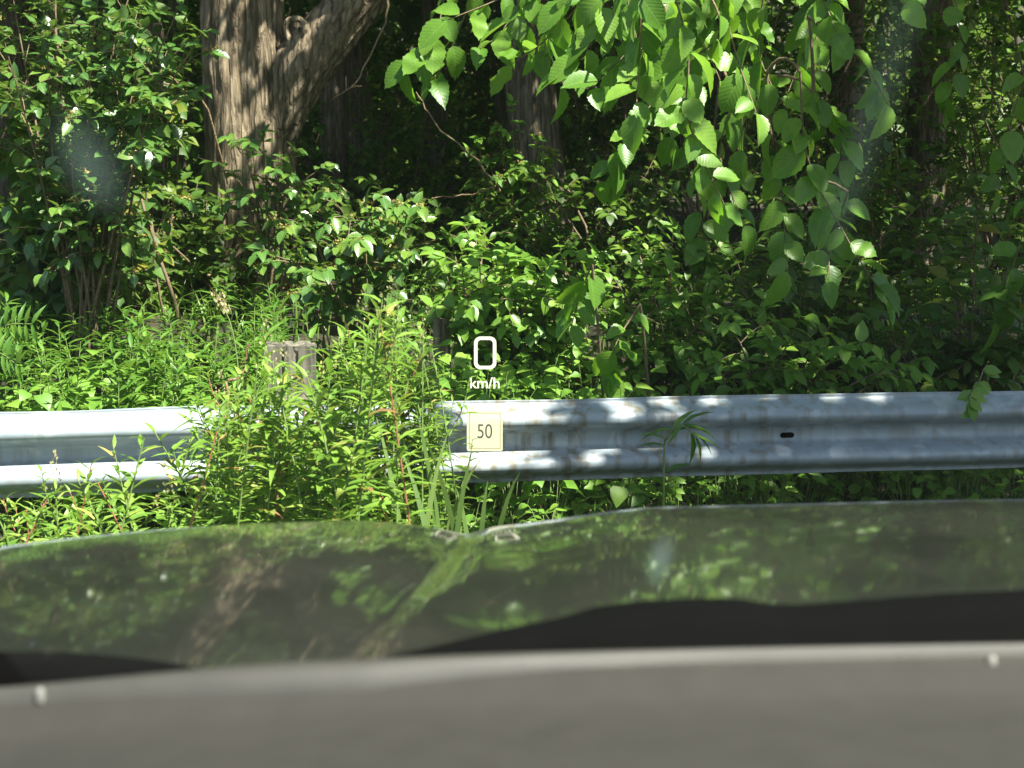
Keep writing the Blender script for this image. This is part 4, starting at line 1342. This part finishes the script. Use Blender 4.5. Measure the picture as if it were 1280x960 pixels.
# ------------------------------------------------------------------ the car we sit in
def build_car():
    XC = 0.42
    HW = 1.18
    root = empty('car', (XC, 1.2, 0), 'dark dusty car seen from the driver seat: bonnet, black cowl and grey dashboard', 'car')
    def body_z(x, y):
        xv = np.interp(y, [1.0, 1.15, 1.6, 2.1], [-.20, -.17, -.10, -.065])
        u = x - xv
        left = np.where(u > -.17, -.022 * ((u + .17) / .17) ** 2, -.031 * ((u + .17) / .5) ** 2)
        right = -.022 + .010 * sstep(0, .05, u) + .030 * sstep(0, .31, u) + .012 * sstep(.2, .9, u)
        z = 1.023 + .084 * (1 - (y - 1.05) ** 2) + np.where(u < 0, left, right)
        t = np.abs(x - XC) / HW
        ye = 2.32 - .22 * t ** 2.6
        s = np.clip((y - (ye - .28)) / .28, 0, 1.5)
        z = z - .20 * s ** 2 - .08 * s ** 6
        e = np.clip((t - .94) / .06, 0, 1)
        z = z - .16 * e ** 2.2
        return z, ye
    xs = np.linspace(XC - HW, XC + HW, 150)
    vs = np.linspace(0, 1, 90)
    t = np.abs(xs - XC) / HW
    ye = 2.32 - .22 * t ** 2.6
    Y = 1.06 + (ye[None] - 1.06) * vs[:, None]
    X = np.tile(xs, (90, 1))
    Z, _ = body_z(X, Y)
    V = np.stack([X, Y, Z], -1).reshape(-1, 3)
    i = np.arange(89)[:, None] * 150 + np.arange(149)[None]
    F = np.stack([i, i + 1, i + 151, i + 150], -1).reshape(-1, 4)
    link('bonnet', mesh_from('bonnet', V, [], F, M['paint']), root)
    # front fascia and wings: skirt from the bonnet edge down
    edge = [(xs[0], Y[r, 0], Z[r, 0]) for r in range(0, 90, 3)] + [(xs[c], Y[89, c], Z[89, c]) for c in range(0, 150, 3)] + [(xs[149], Y[r, 149], Z[r, 149]) for r in range(89, -1, -3)]
    rows = [(0, 0), (-.10, .02), (-.25, .035), (-.45, .04), (-.55, .02), (-.62, -.02)]
    V = []
    for dz, o in rows:
        for (x, y, z) in edge:
            n = Vector((x - XC, (y - 1.4) * .9, 0)); n = n.normalized() if n.length > 0 else n
            zz = z + dz if dz > -.5 else .95 + dz
            V.append((x + n.x * o, y + n.y * o, zz - .002))
    m = len(edge)
    F = [(r * m + k, r * m + k + 1, (r + 1) * m + k + 1, (r + 1) * m + k) for r in range(len(rows) - 1) for k in range(m - 1)]
    link('front_fascia', mesh_from('front_fascia', V, [], F, M['paint']), root)
    # wheels
    for sx in (-1, 1):
        c = Vector((XC + sx * .98, 1.45, .36))
        wt = Tubes()
        prof = [(-.11, .25), (-.115, .30), (-.10, .345), (-.06, .358), (.06, .358), (.10, .345), (.115, .30), (.11, .25)]
        wt.add([c + Vector((d, 0, 0)) for d, r in prof], 0, 0, 28, [r for d, r in prof])
        w = link('wheel', wt.mesh('tyre', M['rubber']), root)
        rt = Tubes(); prof = [(-.10, .25), (-.05, .235), (sx * .06, .20), (sx * .07, .06), (sx * .075, .002)]
        rt.add([c + Vector((d, 0, 0)) for d, r in prof], 0, 0, 28, [r for d, r in prof])
        ro = bpy.data.objects.new('rim', rt.mesh('rim', M['alloy'])); col.objects.link(ro); ro.parent = w
    # black cowl / wiper cover between bonnet and glass
    def strip(name, line, Y0, depth, drop, mat, bev=.012):
        V, F = [], []
        pts = polyline([at(x, y + 17, Y0) for x, y in line], 60)
        for p in pts:
            p = Vector(p)
            for dy, dz in ((depth, -drop), (depth, -.02), (depth - bev, -.006), (depth * .5, 0.0), (bev, 0), (0, -.012), (-.004, -drop)):
                V.append((p.x, p.y + dy, p.z + dz))
        for a in range(59):
            for b in range(6):
                q = a * 7 + b; F.append((q, q + 1, q + 8, q + 7))
        return link(name, mesh_from(name, V, [], F, mat), root)
    strip('cowl_panel', [(-700, 830), (-200, 822), (0, 818), (100, 822), (200, 834), (250, 846), (340, 850), (420, 838), (470, 826), (540, 810), (640, 786), (700, 774), (760, 757), (850, 749), (930, 748), (1000, 756), (1100, 750), (1280, 738), (1600, 735), (2200, 760)],
          1.07, .07, .22, M['black_plastic'])
    # dashboard: a long moulded top with a soft raised lip at the far edge
    far = polyline([at(x, y, .93) for x, y in ((-700, 905), (-200, 880), (0, 868), (150, 852), (300, 841), (640, 824), (960, 818), (1280, 812), (1700, 812), (2300, 840))], 90)
    prof = [(.02, -.16), (.02, -.02), (.012, -.004), (0, 0), (-.014, -.001), (-.026, -.006), (-.036, -.014), (-.046, -.018), (-.08, -.018), (-.16, -.012), (-.28, -.006), (-.40, -.004), (-.48, -.02), (-.50, -.06), (-.50, -.30)]
    V, F = [], []
    for p in far:
        for dy, dz in prof: V.append((p[0], p[1] + dy, p[2] + dz))
    k = len(prof)
    for a in range(89):
        for b in range(k - 1):
            q = a * k + b; F.append((q, q + k, q + k + 1, q + 1))
    link('dashboard', mesh_from('dashboard', V, [], F, M['dash_plastic']), root)
    # added paler strip: light on the dashboard's far edge put into colour
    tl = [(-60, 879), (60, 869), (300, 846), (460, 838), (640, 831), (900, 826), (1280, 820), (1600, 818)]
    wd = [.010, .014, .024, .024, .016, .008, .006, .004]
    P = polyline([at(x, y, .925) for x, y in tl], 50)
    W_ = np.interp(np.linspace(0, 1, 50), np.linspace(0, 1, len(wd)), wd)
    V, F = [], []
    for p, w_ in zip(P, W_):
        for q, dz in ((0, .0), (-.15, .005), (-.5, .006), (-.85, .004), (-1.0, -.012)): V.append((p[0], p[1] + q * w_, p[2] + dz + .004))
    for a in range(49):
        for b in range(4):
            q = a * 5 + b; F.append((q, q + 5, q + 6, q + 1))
    link('lit_edge_strip', mesh_from('lit_edge_strip', V, [], F, M['dash_lit_edge']), root)
    for px, py in ((50, 866), (1240, 826)):
        c = at(px, py, .912)
        tb = Tubes(); tb.add([c + Vector((0, 0, -.006)), c, c + Vector((0, 0, .003)), c + Vector((0, 0, .0035))], 0, 0, 10, [.0028, .0028, .002, .0003])
        link('sensor_cap', tb.mesh('sensor_cap', M['pale_clip']), root)
    # windscreen glass
    m, n, l, out = new_mat('windscreen_glass')
    tr = n.new('ShaderNodeBsdfTransparent'); tr.inputs[0].default_value = (.94, .97, .95, 1)
    gl = n.new('ShaderNodeBsdfGlossy'); gl.inputs['Roughness'].default_value = 0.0
    fr = n.new('ShaderNodeFresnel'); fr.inputs[0].default_value = 1.12
    mx = n.new('ShaderNodeMixShader')
    l.new(fr.outputs[0], mx.inputs[0]); l.new(tr.outputs[0], mx.inputs[1]); l.new(gl.outputs[0], mx.inputs[2])
    df = n.new('ShaderNodeBsdfTranslucent'); df.inputs[0].default_value = (.55, .8, .74, 1)
    tc = n.new('ShaderNodeTexCoord')
    acc = None
    def painted_reflection(px, py, w, h, s):  # paints a pale windscreen reflection as a hazy patch in the glass
        nonlocal acc
        d = ray(px, py)
        # meet the pane: z = 1.10 + (1.02 - y) * 0.8125
        tt = (1.10 + 1.02 * .8125 - EYE) / (d.z + .8125 * d.y)
        c = Vector((d.x * tt, d.y * tt, EYE + d.z * tt))
        mp = n.new('ShaderNodeMapping'); mp.vector_type = 'POINT'
        mp.inputs['Scale'].default_value = (1 / w, 0, 1 / h)
        mp.inputs['Location'].default_value = (-c.x / w, 0, -c.z / h)
        l.new(tc.outputs['Object'], mp.inputs[0])
        ln_ = n.new('ShaderNodeVectorMath'); ln_.operation = 'LENGTH'; l.new(mp.outputs[0], ln_.inputs[0])
        v = math_node(n, l, 'MULTIPLY', math_node(n, l, 'SUBTRACT', 1.0, ln_.outputs['Value'], True), s)
        acc = v if acc is None else math_node(n, l, 'MAXIMUM', acc, v)
    painted_reflection(112, 205, .013, .020, .06)
    painted_reflection(1090, 150, .009, .075, .022)
    painted_reflection(825, 700, .009, .026, .10)
    nz = n.new('ShaderNodeTexNoise'); nz.inputs['Scale'].default_value = 12; nz.inputs['Detail'].default_value = 6; l.new(tc.outputs['Object'], nz.inputs['Vector'])
    film_and_reflections = math_node(n, l, 'ADD', acc, math_node(n, l, 'MULTIPLY', nz.outputs[0], .0035))  # painted reflections plus a faint mottled haze that lifts the darks
    mx2 = n.new('ShaderNodeMixShader'); l.new(film_and_reflections, mx2.inputs[0]); l.new(mx.outputs[0], mx2.inputs[1]); l.new(df.outputs[0], mx2.inputs[2])
    l.new(mx2.outputs[0], out.inputs[0])
    V, F = [], []
    nx, ny = 24, 10
    for b in range(ny + 1):
        for a in range(nx + 1):
            x = XC + (a / nx - .5) * 1.5
            y = 1.02 - .72 * b / ny
            V.append((x, y, 1.10 + (1.02 - y) * .8125))
    for b in range(ny):
        for a in range(nx):
            q = b * (nx + 1) + a; F.append((q, q + 1, q + nx + 2, q + nx + 1))
    if WINDSCREEN:
        link('windscreen', mesh_from('windscreen', V, [], F, m), root)
    # head-up display: the driver's virtual image floats some metres ahead, as its optics put it
    H = empty('head_up_display')
    H.parent = root; H.location = -root.location
    H['label'] = 'glowing cream head-up display reading 0 km/h above a 50 plate'
    YH = 5.05
    o0 = at(606, 500, YH); s = YH / FPX / _cp * 1.0
    ux = Vector((1, 0, 0)); uz = Vector((0, _sp, _cp)); un = ux.cross(uz)
    def w(px, py, d=0): return at(606, 500, YH) + ux * (px - 606) * s + uz * (500 - py) * s + Vector((0, -1, 0)) * d
    def poly(name, outer, inner, mat, d=0.0):
        V = [w(*p, d) for p in outer] + ([w(*p, d) for p in inner] if inner else [])
        n_ = len(outer)
        if inner: Fs = [[i, (i + 1) % n_, n_ + (i + 1) % n_, n_ + i] for i in range(n_)]
        else: Fs = [list(range(n_))]
        me = bpy.data.meshes.new(name); me.from_pydata([tuple(v) for v in V], [], Fs); me.materials.append(mat)
        o = bpy.data.objects.new(name, me); col.objects.link(o); o.parent = H
        return o
    def rrect(cx, cy, hw, hh, r, k=6):
        P = []
        for sx, sy, a0 in ((1, -1, 270), (1, 1, 0), (-1, 1, 90), (-1, -1, 180)):
            for i in range(k + 1):
                a = R(a0 + 90 * i / k)
                P.append((cx + sx * (hw - r) + r * math.cos(a), cy + sy * (hh - r) + r * math.sin(a)))
        return P
    poly('speed_digit', rrect(606.5, 441, 14, 20.5, 8), rrect(606.5, 441, 9.6, 16.2, 4.5), M['hud_light'])
    def text(name, body, cx, cy, height, width, mat, d=0.0, bold=0.0):
        cu = bpy.data.curves.new(name, 'FONT'); cu.body = body; cu.align_x = 'CENTER'; cu.align_y = 'CENTER'; cu.offset = bold
        o = bpy.data.objects.new(name, cu); col.objects.link(o)
        dg = bpy.context.evaluated_depsgraph_get(); dg.update()
        me = bpy.data.meshes.new_from_object(o.evaluated_get(dg)); me.name = name
        bpy.data.objects.remove(o)
        co = np.array([v.co[:] for v in me.vertices])
        lo, hi = co.min(0), co.max(0)
        for v in me.vertices:
            u = (v.co.x - (lo[0] + hi[0]) / 2) / (hi[0] - lo[0]) * width
            q = (v.co.y - (lo[1] + hi[1]) / 2) / (hi[1] - lo[1]) * height
            v.co = w(cx + u, cy - q, d)
        me.materials.clear(); me.materials.append(mat)
        o = bpy.data.objects.new(name, me); col.objects.link(o); o.parent = H
    text('unit_lettering', 'km/h', 606, 478.5, 14, 37, M['hud_light'], 0, .012)
    poly('speed_limit_plate', rrect(606, 538.5, 22.5, 25.5, 2.5), None, M['hud_plate'])
    poly('plate_border', rrect(606, 538.5, 19.8, 22.8, 1.5), rrect(606, 538.5, 18.6, 21.6, 1.2), M['hud_line'], .002)
    text('limit_number', '50', 606, 539, 18, 18.5, M['hud_dark'], .002)


WINDSCREEN = True
build_car()
print('objects', len(bpy.data.objects), 'tris ~', sum(len(o.data.loops) - 2 * len(o.data.polygons) for o in bpy.data.objects if o.type == 'MESH'))
